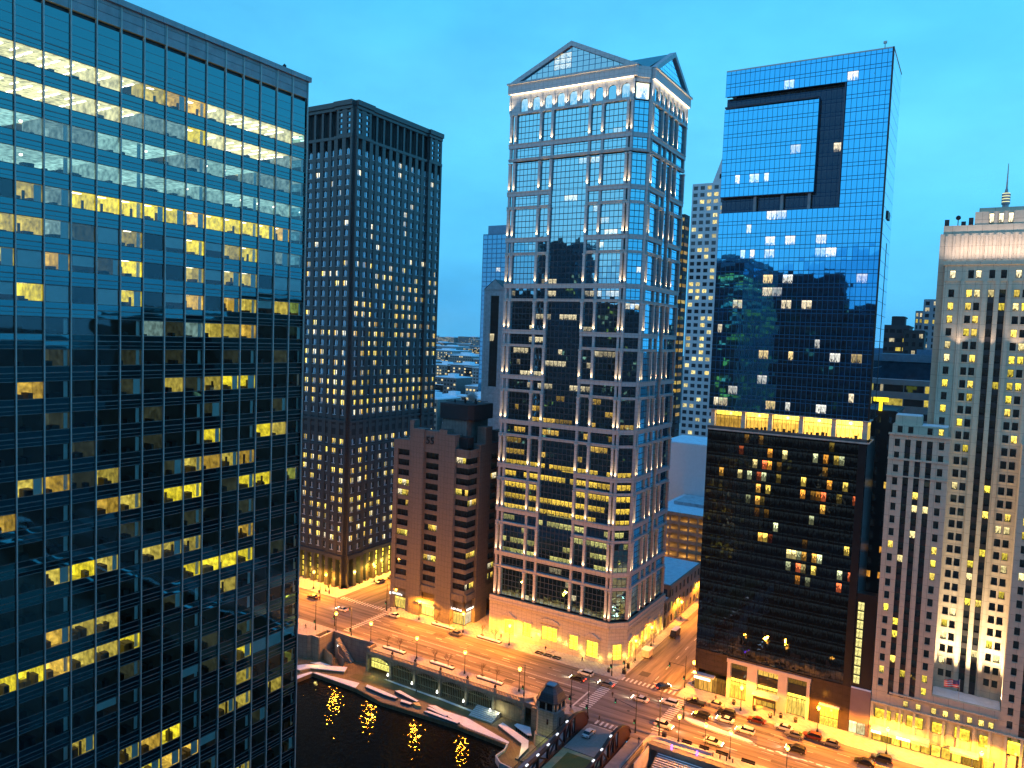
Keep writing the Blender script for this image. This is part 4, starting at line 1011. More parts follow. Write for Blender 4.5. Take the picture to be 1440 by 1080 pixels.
# ------------------------------------------------------------------ stone tower at the right edge
SB = empty('limestone_tower', (-3, -225, 0), 'pale limestone Art Deco tower with floodlit upper walls, two lower wings and an antenna', 'office tower')
rg = random.Random(41)
ML = mat('pale_limestone', (.54, .47, .36), .8, var=.10, scale=.8, panel=(3.2, 3.24))
MS = mat('dark_spandrel', (.03, .03, .035), .4)
GS = glass('tower_window_glass', tint=(.45, .62, .75), body=(.01, .012, .014), refl=1.7, ior=1.5, wav=.01, tilt=.02, bar=.05, barcol=(.04, .035, .03), sil=.33, gain=1.5)
sw = MB(); sp_ = MB(); ws = []
def colgrid(F, u0, u1, z0, z1, pit, cols, zs0, pr=.3, front=0.0, wh=1.9, top=True):
    """wall with columns of windows; cols = (u, width, strip?)"""
    cols = sorted(cols); prev = u0
    for c, w_, strip in cols:
        a, b = c - w_ / 2, c + w_ / 2
        F.box(sw, prev, a, z0, z1, -.6, front); prev = b
        z = zs0; last = z0
        while z + wh < z1 - .8:
            if not strip: F.box(sw, a, b, last, z, -.6, front - .002 + .002 * 0)
            else: F.box(sp_, a, b, last, z, -.6, front - .32)
            w = MB(); q = lit(rg.choice(((1, .78, .08), (1, .72, .12), (1, .82, .35))), rg.uniform(.3, 1.2)) if rg.random() < pr * (.75 if z < 84 else 1.7) else off()
            F.quad(w, a, b, z, z + wh, front - .42, q); ws.append(w)
            if not strip: F.box(sw, a - .08, b + .08, z - .14, z, front, front + .1)
            last = z + wh; z += pit
        F.box(sw, a, b, last, z1, -.6, front)
    F.box(sw, prev, u1, z0, z1, -.6, front)
FS = Frame((17.4, -211.5), (-1, 0), (0, 1)); V = lambda x: 17.4 - x
FT = Frame((8.2, -219.0), (-1, 0), (0, 1)); VT = lambda x: 8.2 - x
LWc = [(V(15.55), 1.15, False), (V(13.2), 1.25, True), (V(10.8), 1.25, True), (V(8.4), 1.25, True), (V(5.9), 1.15, False)]
colgrid(FS, 0, V(4.1), 12.6, 79.0, 3.24, LWc, 14.4)
FR = Frame((-10.4, -211.5), (-1, 0), (0, 1))
colgrid(FR, 0, 13.3, 0, 79.0, 3.24, [(1.85, 1.15, False), (4.3, 1.25, True), (6.7, 1.25, True), (9.1, 1.25, True), (11.5, 1.15, False)], 5.0)
colgrid(FT, 0, 22.6, 14.6, 117.5, 3.2, [(VT(6.45), 1.25, False)] + [(VT(x), 1.25, False) for x in (2.65, .95, -7.2, -8.95, -12.65)] + [(VT(x), 1.3, True) for x in (-1.95, -4.3)], 17.6, front=0)
# lit pilaster projections on the tower face
for a, b in ((4.6, 3.7), (-.1, -1.0), (-2.7, -3.6), (-5.2, -6.1), (-10.0, -11.0)): FT.box(sw, VT(a), VT(b), 14.6, 117.5, 0, .35)
FT.box(sw, 0, 22.6, 117.5, 121.5, -1.5, .25); FT.box(sw, -.3, 22.9, 121.5, 122.2, -2, .7)
sw.box(4.2, -218.8, 0, 17.35, -212.15, 78.8); sw.box(-23.6, -218.8, 0, -10.45, -212.15, 78.8); sw.box(-22.8, -226, 0, 17.3, -220, 78)
sw.box(-14.2, -232, 14, 7.9, -219.65, 121); sw.box(-15.4, -235, 70, 9.8, -221.2, 129.5); sw.box(-14.6, -234, 129.5, 9.2, -221.6, 131.6)
sw.box(-9.8, -232, 131.6, 2.6, -221.8, 134.8); sw.prism([(-9.0, -222.4), (1.8, -222.4), (1.8, -231), (-9.0, -231)], 134.8, 135.8)
for k in range(14): FT.box(sw, VT(8.6) + k * 1.7, VT(8.6) + k * 1.7 + .6, 123, 129, -3, -1.85)
for k, x in enumerate((-.9, -2.9, -4.9)):
    w = MB(); FT.quad(w, VT(x) - .5, VT(x) + .5, 131.9, 134.3, -2.6, lit((1, .85, .5), 1.3)); ws.append(w)
for x in (6.4, 2.5, .9, -1.9, -4.3, -7.3, -9): 
    w = MB(); FT.quad(w, VT(x) - .6, VT(x) + .6, 118.2, 120.2, .27, lit(PALE, .9) if rg.random() < .4 else off()); ws.append(w)
# stepped top of the near wing
sw.box(4.6, -218.5, 78.8, 16.9, -212.6, 81.4); sw.box(10.5, -218.3, 81.4, 16.4, -213.2, 83.6)
FS.box(sw, -.1, V(4.0), 72.6, 73.1, 0, .25); FS.box(sw, -.2, V(4.0), 78.8, 79.3, -.3, .35); FS.box(sw, -.1, V(4.0), 68.4, 68.7, 0, .2)
for x in (15.2, 12.8, 8.6, 6.2):
    w = MB(); FS.quad(w, V(x) - .55, V(x) + .55, 79.4, 81.0, -1.05, off() if x != 6.2 else lit(YEL, .9)); ws.append(w)
# street base
FS.box(sw, 0, V(4.1), 0, 12.6, -.6, .05)
FG = Frame((17.4, -211.2), (-1, 0), (0, 1))
for (a, b, z0, z1, k) in [(16.4, 12.6, 6.0, 8.6, 1.1), (11.6, 10.0, 6.2, 8.6, 1.0), (9.2, 5.4, 5.9, 8.8, 1.2), (3.6, .6, 6.0, 8.8, 1.2), (-1.2, -4.6, 6.0, 8.9, 1.3), (-6.4, -8.6, 5.6, 8.6, 1.2), (-12, -15.4, 5.6, 9, 2.0), (-17, -20.4, 5.6, 9, 2.0)]:
    w = MB(); FG.quad(w, 17.4 - a, 17.4 - b, z0, z1, .1, lit((1, .68, .05), k)); part(w, 'lobby_window', B7, SB, attr=True)
for i, x in enumerate((9.6, 6.8, 3.4, .9, -1.6, -4.2, -6.6, -8.6)):
    w = MB(); FG.quad(w, 17.4 - x - .55, 17.4 - x + .55, 10.6, 12.1, .1, lit((1, .74, .16), rg.uniform(.5, 1.4))); ws.append(w)
sw.box(-10.4, -219.4, 0, 4.1, -211.55, 14.4); sw.box(-10.4, -212.6, 14.4, 4.1, -211.6, 15.0)
FG.box(sw, 0, 41, 9.8, 10.2, -.2, .35); FG.box(sw, 4, 27.5, 13.0, 13.4, -.3, .2)
for k in range(13): FG.box(sw, k * 3.2, k * 3.2 + .6, 0, 9.8, -.2, .2)
part(sw, 'stone_wall', ML, SB); part(sp_, 'spandrel', MS, SB)
for bx_ in ((-10.3, -218.9, 14.42, 4.0, -212.65, 14.7), (4.8, -218.3, 81.42, 10.4, -212.8, 81.6), (10.6, -218.2, 83.62, 16.3, -213.3, 83.85)):
    q = MB(); q.box(*bx_); part(q, 'snowy_terrace', M_['snow'], SB)
windows(SB, ws, GS, 'window', 98)
q = MB(); FG.box(q, .6, 13.6, 3.4, 4.1, 0, 3.4); FG.box(q, 18, 24, 3.3, 3.8, 0, 2.6); part(q, 'marquee', mat('white_marquee', (.6, .56, .5), .5), SB)
w = MB(); FG.box(w, .9, 13.3, 3.3, 3.4, .3, 3.2); FG.box(w, 18.3, 23.7, 3.2, 3.3, .3, 2.4); part(w, 'marquee_lamp', emis('marquee_lamp', (1, .62, .12), 8, True), SB)
w = MB(); FG.box(w, .8, 3.0, 3.5, 4.0, 3.4, 3.46); FG.box(w, 6.5, 9.5, 3.5, 4.0, 3.4, 3.46); part(w, 'marquee_sign', emis('marquee_sign', (1, .9, .7), 4), SB)
w = MB()
for i in range(12): FG.quad(w, .9 + i * 2.2, 2.9 + i * 2.2, .2, 3.1, .3, lit((1, .6, .06), rg.choice((.3, 1, 1.8))))
part(w, 'shop_window', B7, SB, attr=True)
# flag and antenna
q = MB(); q.tube((-1.6, -211.9, 15), (-1.6, -211.9, 20.6), .07, .05, 6); fp = part(q, 'flagpole', mat('white_pole', (.6, .6, .6), .4), SB)
fl = MB(); NX_ = 12
for j in range(7):
    for i in range(NX_):
        def fpnt(i, j): return (-1.6 + .05 + i * .27, -211.9 + .28 * math.sin(i * .8 + j * .15), 20.4 - j * .27 - i * .07 - .1 * math.sin(i * .5) + (2 - 2))
        fl.poly([fpnt(i, j + 1), fpnt(i + 1, j + 1), fpnt(i + 1, j), fpnt(i, j)], None, (0, 0, 0, 0))
me = bpy.data.meshes.new('flag'); me.from_pydata(fl.v, [], fl.f)
for mm in (mat('flag_red', (.55, .03, .04), .8), mat('flag_white', (.7, .68, .68), .8), mat('flag_blue', (.03, .05, .2), .8)): me.materials.append(mm)
for pi_, p_ in enumerate(me.polygons):
    j, i = divmod(pi_, NX_); p_.material_index = 2 if (i < 5 and j < 4) else j % 2
me.update(); fo = bpy.data.objects.new('flag', me); COL.objects.link(fo); tag(fo, 'red and white striped flag flying from the pole over the snowy terrace', 'flag')
q = MB(); cx_, cy_ = -3.6, -224
q.tube((cx_, cy_, 135.8), (cx_, cy_, 136.6), .7, .7, 10)
for k in range(4): q.tube((cx_, cy_, 136.7 + k * .68), (cx_, cy_, 137.15 + k * .68), .95, .95, 12)
q.tube((cx_, cy_, 136.5), (cx_, cy_, 139.5), .65, .65, 10); q.tube((cx_, cy_, 139.5), (cx_, cy_, 140.4), .4, .3, 8); q.tube((cx_, cy_, 140.3), (cx_, cy_, 146.6), .22, .07, 6)
part(q, 'antenna', mat('antenna_metal', (.3, .3, .32), .5), SB)
w = MB()
for k in range(4): w.tube((cx_, cy_, 137.2 + k * .68), (cx_, cy_, 137.32 + k * .68), .85, .85, 12)
part(w, 'beacon_ring', emis('beacon', (.9, .95, .5), 1.5), SB)
q = MB()
for x, y, h in ((8.6, -222.4, 1.6), (5.0, -223, 1.1), (3.4, -222.6, 1.9)): q.box(x - .5, y - .5, 131.6, x + .5, y + .5, 131.6 + h)
q.tube((6.2, -222.6, 131.6), (6.2, -222.6, 133.0), .1); q.lathe(6.2, -222.6, [(0, 133), (.5, 133.3), (.6, 133.7), (.4, 134.1), (0, 134.3)], 8)
part(q, 'roof_equipment', M_['metal_dark'], SB)
def flood(loc, tgt, e_, col, sz, parent=SB, name='floodlight'):
    sp = add_light('SPOT', loc, parent, e_, col, name, spot_size=rad(sz), spot_blend=.9, shadow_soft_size=.2)
    sp.rotation_euler = (Vector(tgt) - Vector(loc)).to_track_quat('-Z', 'Y').to_euler()
for x in (4.15, 1.8, -.55, -3.15, -5.65, -8.1, -10.2): flood((x, -216.2, 15.2), (x, -218.9, 42), 75000, (1, .72, .40), 36)
for x in (7, 4.4, 1.8, -.8, -3.4, -6, -8.6, -11): flood((x, -216.6, 122.4), (x, -222, 131), 1300, (1, .72, .60), 120)
for x in (4, -2, -8): flood((x, -216.8, 100.5), (x, -219, 116), 1600, (1, .70, .50), 90)
for x in (15, 11, 7, 2, -3, -8, -14): add_light('POINT', (x, -209.2, 5.2), SB, 380, (1, .50, .08), 'lobby_light', shadow_soft_size=.3)

# ------------------------------------------------------------------ riverwalk, walls, bridge
def ppoly(pts, z0, z1): m_ = MB(); m_.prism(pts, z0, z1); return m_
MW = mat('brown_paving', (.17, .12, .06), .7, var=.3, scale=.6, panel=(1.1, 50))
q = ppoly([(200, -184), (200, -158), (169.3, -158.8), (168.7, -164.6), (150.9, -164.8), (139.5, -162.9), (114.6, -164.9), (97.9, -164.4), (96.9, -161.5), (97.2, -158), (94.4, -155.6), (60, -155), (-60, -155), (-60, -184)], -7.9, -6.5)
struct(q, 'riverwalk_path', MW)
MCW = mat('stone_retaining_wall', (.26, .23, .17), .85, var=.2, scale=.8, panel=(1.6, 1.2))
RW = empty('river_arcade_wall', (130, -177, 0), 'long dark arcade wall with railings and arches under the riverside pavement', 'wall')
q = MB(); 
FR_ = Frame((156.4, -175.6), (-1, 0), (0, 1))
xs = [156.3, 146.9, 137.5, 128.1, 118.7, 109.4, 99.6]
for i, (a, b) in enumerate(zip(xs, xs[1:])):
    u0, u1 = 156.4 - a, 156.4 - b; c = (u0 + u1) / 2; n_ = 8; zt = -1.0
    crown = -1.2; spr = -2.4
    up = [(u0 + .5 + (u1 - u0 - 1) * k / n_, spr + (crown - spr) * math.sin(math.pi * k / n_) ** .7) for k in range(n_ + 1)]
    FR_.poly(q, [(u0, zt), (u0, spr)] + [(u, z - 0) for u, z in up[:5]] + [(c, zt)], -.5, 0)
    FR_.poly(q, [(c, zt)] + up[4:] + [(u1, spr), (u1, zt)], -.5, 0)
    for k in range(n_): 
        (ua, za), (ub, zb) = up[k], up[k + 1]
        FR_.poly(q, [(ua, za), (ub, zb), (ub, zb + .25), (ua, za + .25)], .01, .22)
q2 = MB()
for x in xs: FR_.box(q, 156.4 - x - .35, 156.4 - x + .35, -6.5, -.9, -.6, .25); FR_.box(q, 156.4 - x - .45, 156.4 - x + .45, -6.5, -5.9, -.6, .35)
FR_.box(q, 0, 57, -1.0, -.2, -.5, .3)
part(q, 'arch_wall', MCW, RW)
q = MB(); FR_.box(q, 0, 57, -6.5, -.9, -6.2, -6); part(q, 'rear_wall', mat('dark_rear_wall', (.05, .055, .045), .8), RW)
q = MB()
u = .7
while u < 56:
    if not 0 < u < 9.0: FR_.box(q, u, u + .12, -6.5, -2.0, -.9, -.8)
    u += .62
FR_.box(q, 9.2, 47, -3.0, -2.85, -.92, -.78); FR_.box(q, 9.2, 56, -5.6, -5.45, -.92, -.78)
part(q, 'railing_bars', mat('pale_bars', (.30, .32, .22), .6), RW)
w = MB()
for i in range(6): FR_.quad(w, .9 + i * 1.3, 2.2 + i * 1.3, -5.2, -3.2, -1.0, lit((.95, .85, .18), 1.1)); FR_.quad(w, .9 + i * 1.3, 2.2 + i * 1.3, -3.1, -1.8, -1.0, lit((.95, .85, .18), .9))
part(w, 'window', B7, RW, attr=True)  # glowing panels stand for the lit lower road behind the arch
q = MB(); FR_.box(q, 47.2, 56.2, -6.5, -2.2, -1, -.7); part(q, 'panel_wall', mat('tan_panel', (.32, .27, .18), .8, panel=(1.6, 6)), RW)
q = MB(); FR_.box(q, 0, 57, -.2, .12, -.35, .3); FR_.box(q, 0, 57, .85, 1.05, -.1, .12)
u = 0
while u < 57: FR_.box(q, u, u + .22, .12, .85, -.05, .07); u += .5
for x in (155.9, 146.3, 137.4, 127.9, 118.3, 108.9, 100): FR_.box(q, 156.4 - x - .4, 156.4 - x + .4, .1, 1.35, -.4, .35)
part(q, 'balustrade', mat('grey_balustrade', (.24, .23, .22), .8), RW)
for i, x in enumerate((146.3, 137.4, 127.9, 118.3, 108.9)):
    q = MB(); q.lathe(x, -175.6, [(.15, 1.35), (.42, 1.7), (.4, 1.9), (0, 2.5)], 8)
    tag(q.build('planter_urn', M_['metal_dark']), f'dark urn on the riverside balustrade, {("nearest the stair corner", "second from the stair corner", "third from the stair corner", "second from the bridge house", "nearest the bridge house")[i]}', 'urn', 'urns along the balustrade')
for i, x in enumerate((146.9, 137.5, 128.1, 118.7, 109.6)):
    o = empty('path_lamp', (x, -174.4, -6.5), f'small white path lamp below the arcade wall, {("leftmost of five", "second from left", "middle of five", "fourth from left", "rightmost of five")[i]}', 'path lamp', 'white lamps under the arcade wall')
    q = MB(); q.tube((x, -174.4, -6.5), (x, -174.4, -5.2), .07, .06, 6); part(q, 'pole', M_['metal_dark'], o)
    q = MB(); q.lathe(x, -174.4, [(.05, -5.2), (.28, -5.0), (.25, -4.7), (0, -4.1)], 8); part(q, 'globe', emis('white_globe' + str(i), (1, 1, .85), 5), o)
    add_light('POINT', (x, -174.0, -4.4), o, 60, (.9, 1, .55), 'path_light', shadow_soft_size=.2)
# stair corner on the left
SC = empty('corner_stair', (172, -175, -3), 'grey stone retaining walls with a switchback stair down to the riverwalk', 'stair')
q = MB()
def wallseg(mb_, a, b, z0, z1, t_=.4):
    d = Vector((b[0] - a[0], b[1] - a[1])); n_ = Vector((-d.y, d.x)).normalized() * t_ / 2
    mb_.prism([(a[0] - n_.x, a[1] - n_.y), (b[0] - n_.x, b[1] - n_.y), (b[0] + n_.x, b[1] + n_.y), (a[0] + n_.x, a[1] + n_.y)], z0, z1)
WP = [(196, -166.2), (178.1, -171.4), (177.4, -172.4), (173.8, -172.2), (174.2, -179.0), (166.8, -178.8), (156.4, -179.4), (156.4, -175.6)]
for a, b in zip(WP, WP[1:]): wallseg(q, a, b, -6.5, 1.0)
wallseg(q, (171.2, -178.4), (168.6, -175.4), -6.5, -1.2, .25); wallseg(q, (168.6, -175.4), (164.2, -173.2), -6.5, -3.6, .25); wallseg(q, (173.6, -174.2), (167.5, -171.8), -6.5, -3.0, .25)
part(q, 'retaining_wall', mat('grey_stone_wall', (.22, .19, .16), .85, var=.2, panel=(1.8, 1.5)), SC)
q = MB()
for a, b in zip(WP[:-1], WP[1:-1]): wallseg(q, a, b, 1.0, 1.15, .55)
part(q, 'coping', mat('pale_coping', (.5, .45, .40), .8), SC)
q = MB()
for k in range(16): q.box(171 - k * .42, -178.2, -6.5, 171 - (k + 1) * .42, -176.6, -.2 - k * .39)
part(q, 'steps', mat('step_stone', (.3, .28, .25), .85), SC)
q = MB(); q.lathe(169.6, -176.4, [(0, -2.3), (.25, -2.1), (.25, -1.8), (0, -1.6)], 8); part(q, 'lamp', emis('stair_lamp', (1, 1, .95), 6), SC)
add_light('POINT', (169.6, -176.2, -2), SC, 90, (1, .95, .8), 'stair_light', shadow_soft_size=.15)
# low level: snow and terraces
def snow(name, pts, z0, z1, label, cat='snow', m_=None): return tag(ppoly(pts, z0, z1).build(name, m_ or M_['snow']), label, cat)
snow('snowy_roof', [(176.5, -163.2), (173.8, -166.8), (162.0, -172.8), (160.5, -170.0), (170.9, -165.6), (172.4, -162.6)], -5.95, -5.7, 'snow-covered low roof along the riverwalk below the corner stair', 'roof')
q = ppoly([(176.4, -163.4), (173.7, -166.6), (162.1, -172.5), (160.8, -170.2), (170.9, -165.9), (172.3, -162.9)], -6.5, -5.95); tag(q.build('lit_bench_wall', mat('ochre_wall', (.42, .33, .14), .7)), 'ochre low wall carrying the snowy roof below the corner stair', 'wall')
snow('snow_strip', [(168.6, -164.8), (168.0, -165.6), (152.5, -168.0), (151.2, -165.0)], -6.5, -6.38, 'pointed snow strip on the quay edge below the stair corner')
snow('snow_strip', [(175, -159.2), (169.4, -159.1), (168.8, -164.7), (169.7, -165.0), (171.1, -160.8)], -6.5, -6.4, 'snow strip on the quay corner beside the near glass building')
snow('snow_patch', [(174.7, -169.4), (172.5, -171.6), (168.3, -171.9), (170.9, -170.0)], -6.5, -6.4, 'snow patch on the ground at the foot of the corner stair')
q = ppoly([(150.8, -164.9), (152.2, -167.6), (139.1, -170.1), (127, -169.6), (114.1, -169.6), (97.9, -165.7), (97.8, -164.6), (114.6, -165), (139.5, -163.1)], -6.49, -6.42); struct(q, 'quay_terrace', mat('wet_grey_terrace', (.12, .12, .11), .6, var=.4, scale=1.5))
TT = [([(139.5, -168.9), (138.5, -170.1), (129.9, -168.2), (130.1, -167.4)], -5.6, 'long thin snow-topped planter on the quay terrace, nearest the path'), ([(149.2, -167.6), (142.2, -167.3), (136.3, -166.7), (136.5, -165.8), (140.9, -165.6), (148.5, -166.2)], -5.8, 'snow-topped planter at the left end of the quay terrace'),
      ([(134.9, -166.3), (130.9, -166.6), (130.8, -165.6), (134.2, -165.2)], -5.8, 'short snow-topped planter in the middle of the quay terrace'), ([(125.6, -164.9), (125.0, -165.9), (113.9, -166.0), (114.0, -165.0)], -6.0, 'long snow-topped planter by the water on the quay terrace'), ([(125.9, -166.7), (125.6, -167.5), (118.4, -166.7), (118.7, -165.9)], -5.8, 'dark-sided snowy planter right of the yellow hatch')]
for pts, z, lb in TT:
    o = empty('terrace_planter', (pts[0][0], pts[0][1], -6.42), lb, 'planter', 'snow-topped planters on the quay terrace')
    part(ppoly(pts, -6.42, z), 'planter_box', mat('planter_box' + str(len(bpy.data.materials)), (.06, .06, .065), .7), o); cxp = sum(p[0] for p in pts) / len(pts); cyp = sum(p[1] for p in pts) / len(pts)
    part(ppoly([(cxp + (p[0] - cxp) * .97, cyp + (p[1] - cyp) * .93) for p in pts], z, z + .14), 'snow_cap', M_['snow'], o)
snow('hatch_box', [(131.0, -166.7), (129.7, -168.0), (127.7, -166.5), (129.3, -166.0)], -6.42, -5.7, 'small yellowish box standing among the snowy planters', 'box', mat('yellow_box', (.6, .5, .22), .7))
snow('snow_field', [(127.3, -169.2), (125.2, -170.2), (121.7, -169.3), (114.1, -169.7), (97.9, -165.8), (97.6, -165.0), (112, -165.4), (114.6, -166.3), (120.4, -167.5)], -6.42, -6.3, 'broad pale snow field tapering along the quay towards the bridge')
q = ppoly([(148.3, -174.3), (147.3, -174.9), (135.2, -174.6), (126.6, -174.8), (114.9, -174.2), (115.4, -173.4), (126.6, -173.9), (142.2, -174.0)], -6.5, -6.44); struct(q, 'pale_kerb_line', M_['paint'])
q = ppoly([(148.3, -174.3), (142.2, -173.8), (126.6, -173.7), (115.4, -173.2), (107.5, -170.8), (97.5, -166.4), (113, -170.4), (127, -170.4), (140, -170.9), (150, -169.2), (158, -169.6), (158, -172)], -6.5, -6.46); struct(q, 'path_verge', mat('olive_brown_path', (.13, .10, .035), .8, var=.2))
q = MB()
for k in range(7):
    y = -171.2 - k * .62; q.box(106.9 , y, -6.5, 114.6, y - .62, -6.3 + k * .2)
tag(q.build('river_steps', mat('pale_steps', (.5, .47, .40), .8)), 'broad pale steps on the riverwalk below the arcade wall', 'steps')
q = MB()
for k in range(7): y = -171.2 - k * .62; q.box(106.9, y - .38, -6.29 + k * .2, 114.6, y - .60, -6.26 + k * .2)
tag(q.build('tread_snow', M_['snow']), None, None, kind='stuff')
PS = [(104.3, -170.4), (104.0, -172.3), (93.4, -168.3), (91.7, -165.2), (91.5, -161.5), (91.3, -159.6), (93.1, -163.7), (94.3, -166.1)]
snow('snowy_ledge', PS, -6.5, -5.75, 'long bent snow-covered ledge beside the bridge house', 'ledge', mat('ledge_stone', (.10, .09, .08), .8)); 
snow('ledge_snow', [(98 + (p[0] - 98) * .985, -167 + (p[1] + 167) * .97) for p in PS], -5.75, -5.6, 'snow lying on the long bent ledge by the bridge house')
TS = [(100.5, -172.6), (100.3, -173.7), (96.3, -174.1), (93.9, -170.6), (94.9, -170.2), (98.9, -171.8)]
snow('snowy_canopy', TS, -5.6, -5.4, 'triangular snow-covered canopy at the foot of the bridge house', 'canopy')
q = MB()
for k in range(7): q.box(99.6 - k * .75, -172.3 + k * .22, -6.5, 99.3 - k * .75, -172.0 + k * .22, -5.6)
tag(q.build('canopy_post_row', M_['metal_dark']), 'row of dark posts under the triangular snowy canopy', 'posts')
q = MB(); 
for a, b in zip([(97.5, -164.2), (96.6, -161.4), (96.9, -157.8), (94.4, -155.8)], [(96.6, -161.4), (96.9, -157.8), (94.4, -155.8), (90, -155.2)]): wallseg(q, a, b, -7.6, -5.9, .35)
tag(q.build('white_quay_fender', mat('white_fender', (.6, .58, .55), .7)), 'curved white fender wall at the quay end by the bridge', 'fender')
add_light('POINT', (107, -174.6, -4.6), None, 200, (1, .9, .5), 'wall_light', shadow_soft_size=.3); add_light('POINT', (152, -173.4, -4.6), None, 220, (1, .9, .25), 'wall_light', shadow_soft_size=.3)
add_light('POINT', (93, -162.5, -3.5), None, 260, (1, .72, .15), 'quay_light', shadow_soft_size=.3); add_light('POINT', (85.2, -163, -3.5), None, 160, (1, .9, .35), 'quay_light', shadow_soft_size=.3); add_light('POINT', (170.5, -167.8, -4.0), None, 160, (1, .75, .2), 'quay_light', shadow_soft_size=.3)
# bridge house
BH = empty('bridge_house', (88.9, -171.3, -6.5), 'small stone bridge tender house with dark mansard roof beside the drawbridge', 'bridge house')
def oct_(cx, cy, hx, hy, c): return [(cx - hx + c, cy - hy), (cx + hx - c, cy - hy), (cx + hx, cy - hy + c), (cx + hx, cy + hy - c), (cx + hx - c, cy + hy), (cx - hx + c, cy + hy), (cx - hx, cy + hy - c), (cx - hx, cy - hy + c)]
def frust(mb_, A, B, z0, z1, cap=True):
    n_ = len(A)
    for i in range(n_): j = (i + 1) % n_; mb_.poly([(*A[i], z0), (*A[j], z0), (*B[j], z1), (*B[i], z1)])
    if cap: mb_.poly([(*p, z1) for p in B])
bx, by = 88.9, -171.4
q = MB(); q.prism(oct_(bx, by, 3.0, 2.9, .8), -6.5, 3.5); q.prism(oct_(bx, by, 3.25, 3.15, .85), 3.3, 3.75); q.prism(oct_(bx, by, 3.4, 3.3, .9), -6.5, -3.2)
for dx_, dy_ in ((-1, 0), (1, 0), (0, 1), (0, -1)):
    for s_ in (-1, 1):
        px, py = bx + (dx_ * 2.85 if dx_ else s_ * 2.2), by + (dy_ * 2.75 if dy_ else s_ * 2.1)
        q.box(px - .22, py - .22, 3.75, px + .22, py + .22, 5.9)
    q.box(bx + dx_ * 2.85 - .18, by + dy_ * 2.75 - .18, 3.75, bx + dx_ * 2.85 + .18, by + dy_ * 2.75 + .18, 5.9)
part(q, 'stone_wall', mat('house_stone', (.30, .28, .26), .8, panel=(1.0, .7)), BH)
q = MB(); q.prism(oct_(bx, by, 2.75, 2.65, .75), 3.75, 5.9); part(q, 'window_band', mat('dark_glazing', (.01, .012, .016), .08), BH)
q = MB(); q.box(bx - .9, by + 2.9, 0.2, bx - .4, by + 2.96, 1.6); q.box(bx - 3.05, by + .3, -.4, bx - 3.0, by + .8, 1.8); part(q, 'slit_window', bpy.data.materials['dark_glazing'], BH)
q = MB(); q.prism(oct_(bx, by, 3.3, 3.2, .9), 5.9, 6.25); frust(q, oct_(bx, by, 3.1, 3.0, .85), oct_(bx, by, 2.5, 2.4, .7), 6.25, 8.0, False); frust(q, oct_(bx, by, 2.5, 2.4, .7), oct_(bx, by, 1.5, 1.4, .45), 8.0, 9.3); q.prism(oct_(bx, by, 1.55, 1.45, .5), 9.3, 9.6)
part(q, 'mansard_roof', mat('slate_roof', (.05, .055, .065), .5, panel=(.8, .5)), BH)
q = MB(); q.prism(oct_(bx, by, 1.2, 1.1, .4), 9.6, 9.75); part(q, 'roof_cap', mat('cap_lead', (.22, .33, .42), .4), BH)
q = MB(); wallseg(q, (95.6, -175.6), (92.2, -175.9), -6.5, 1.1, .5); wallseg(q, (99.4, -175.6), (97.8, -178.0), 0, 1.1, .4); wallseg(q, (97.8, -178.0), (95.6, -175.6), 0, 1.1, .4)
n_ = 8
for k in range(n_):
    a0, a1 = math.pi * .5 + math.pi * k / n_, math.pi * .5 + math.pi * (k + 1) / n_
    wallseg(q, (86.8 + 1.9 * math.cos(a0), -176.4 + 1.9 * math.sin(a0)), (86.8 + 1.9 * math.cos(a1), -176.4 + 1.9 * math.sin(a1)), .1, 1.1, .2)
part(q, 'parapet', mat('parapet_stone', (.34, .30, .26), .8), BH)
q = MB(); q.box(81.4, -176.2, -6.5, 96.5, -174.6, -.15); q.box(81.2, -168, -6.6, 92.6, -160, -6.2); part(q, 'abutment', MCW, BH)
add_light('POINT', (88.5, -166.6, -4.6), BH, 110, (.9, 1, .3), 'wall_light', shadow_soft_size=.3)
# bridge
BR = empty('drawbridge', (74.6, -140, 0), 'steel drawbridge with rounded dark red trusses and a green grating deck', 'bridge')
q = MB(); q.box(69.4, -175.4, -.9, 80.0, -161.8, .03); part(q, 'approach_deck', mat('grey_deck', (.24, .235, .22), .75, var=.15, scale=1.2), BR)
q = MB(); q.box(69.4, -161.5, -.9, 71.3, -95, .03); q.box(78.1, -161.5, -.9, 80.0, -95, .03); q.box(71.3, -161.5, -.9, 78.1, -160.2, .028); part(q, 'deck_edge', mat('yellowish_concrete', (.36, .34, .18), .75, var=.2), BR)
q = MB(); q.box(71.32, -160.18, -.9, 78.08, -95, .02)
for k in range(16): q.box(71.35 + k * .42, -160.1, .021, 71.42 + k * .42, -95, .05)
part(q, 'grating_deck', mat('green_grating', (.10, .11, .02), .6, var=.2, stretch=(6, 1, 1)), BR)
q = MB(); q.box(63.8, -175.4, -.8, 68.0, -95, .14); q.box(80.9, -173.2, -.8, 84.6, -95, .14); part(q, 'side_walk', mat('walk_grey', (.22, .21, .21), .8, var=.2), BR)
MR = mat('dark_red_steel', (.030, .010, .010), .4, .2, var=.2)
def topz(y):
    P_ = [(-176.2, -.2), (-176.0, 1.4), (-175.2, 2.7), (-173.8, 3.7), (-172, 4.5), (-170, 5.1), (-168, 5.4), (-166, 5.4), (-163, 5.0), (-159, 4.1), (-154, 3.5), (-148, 3.3), (-90, 3.3)]
    for (a, za), (b, zb) in zip(P_, P_[1:]):
        if a <= y <= b: return za + (zb - za) * (y - a) / (b - a)
    return 3.3
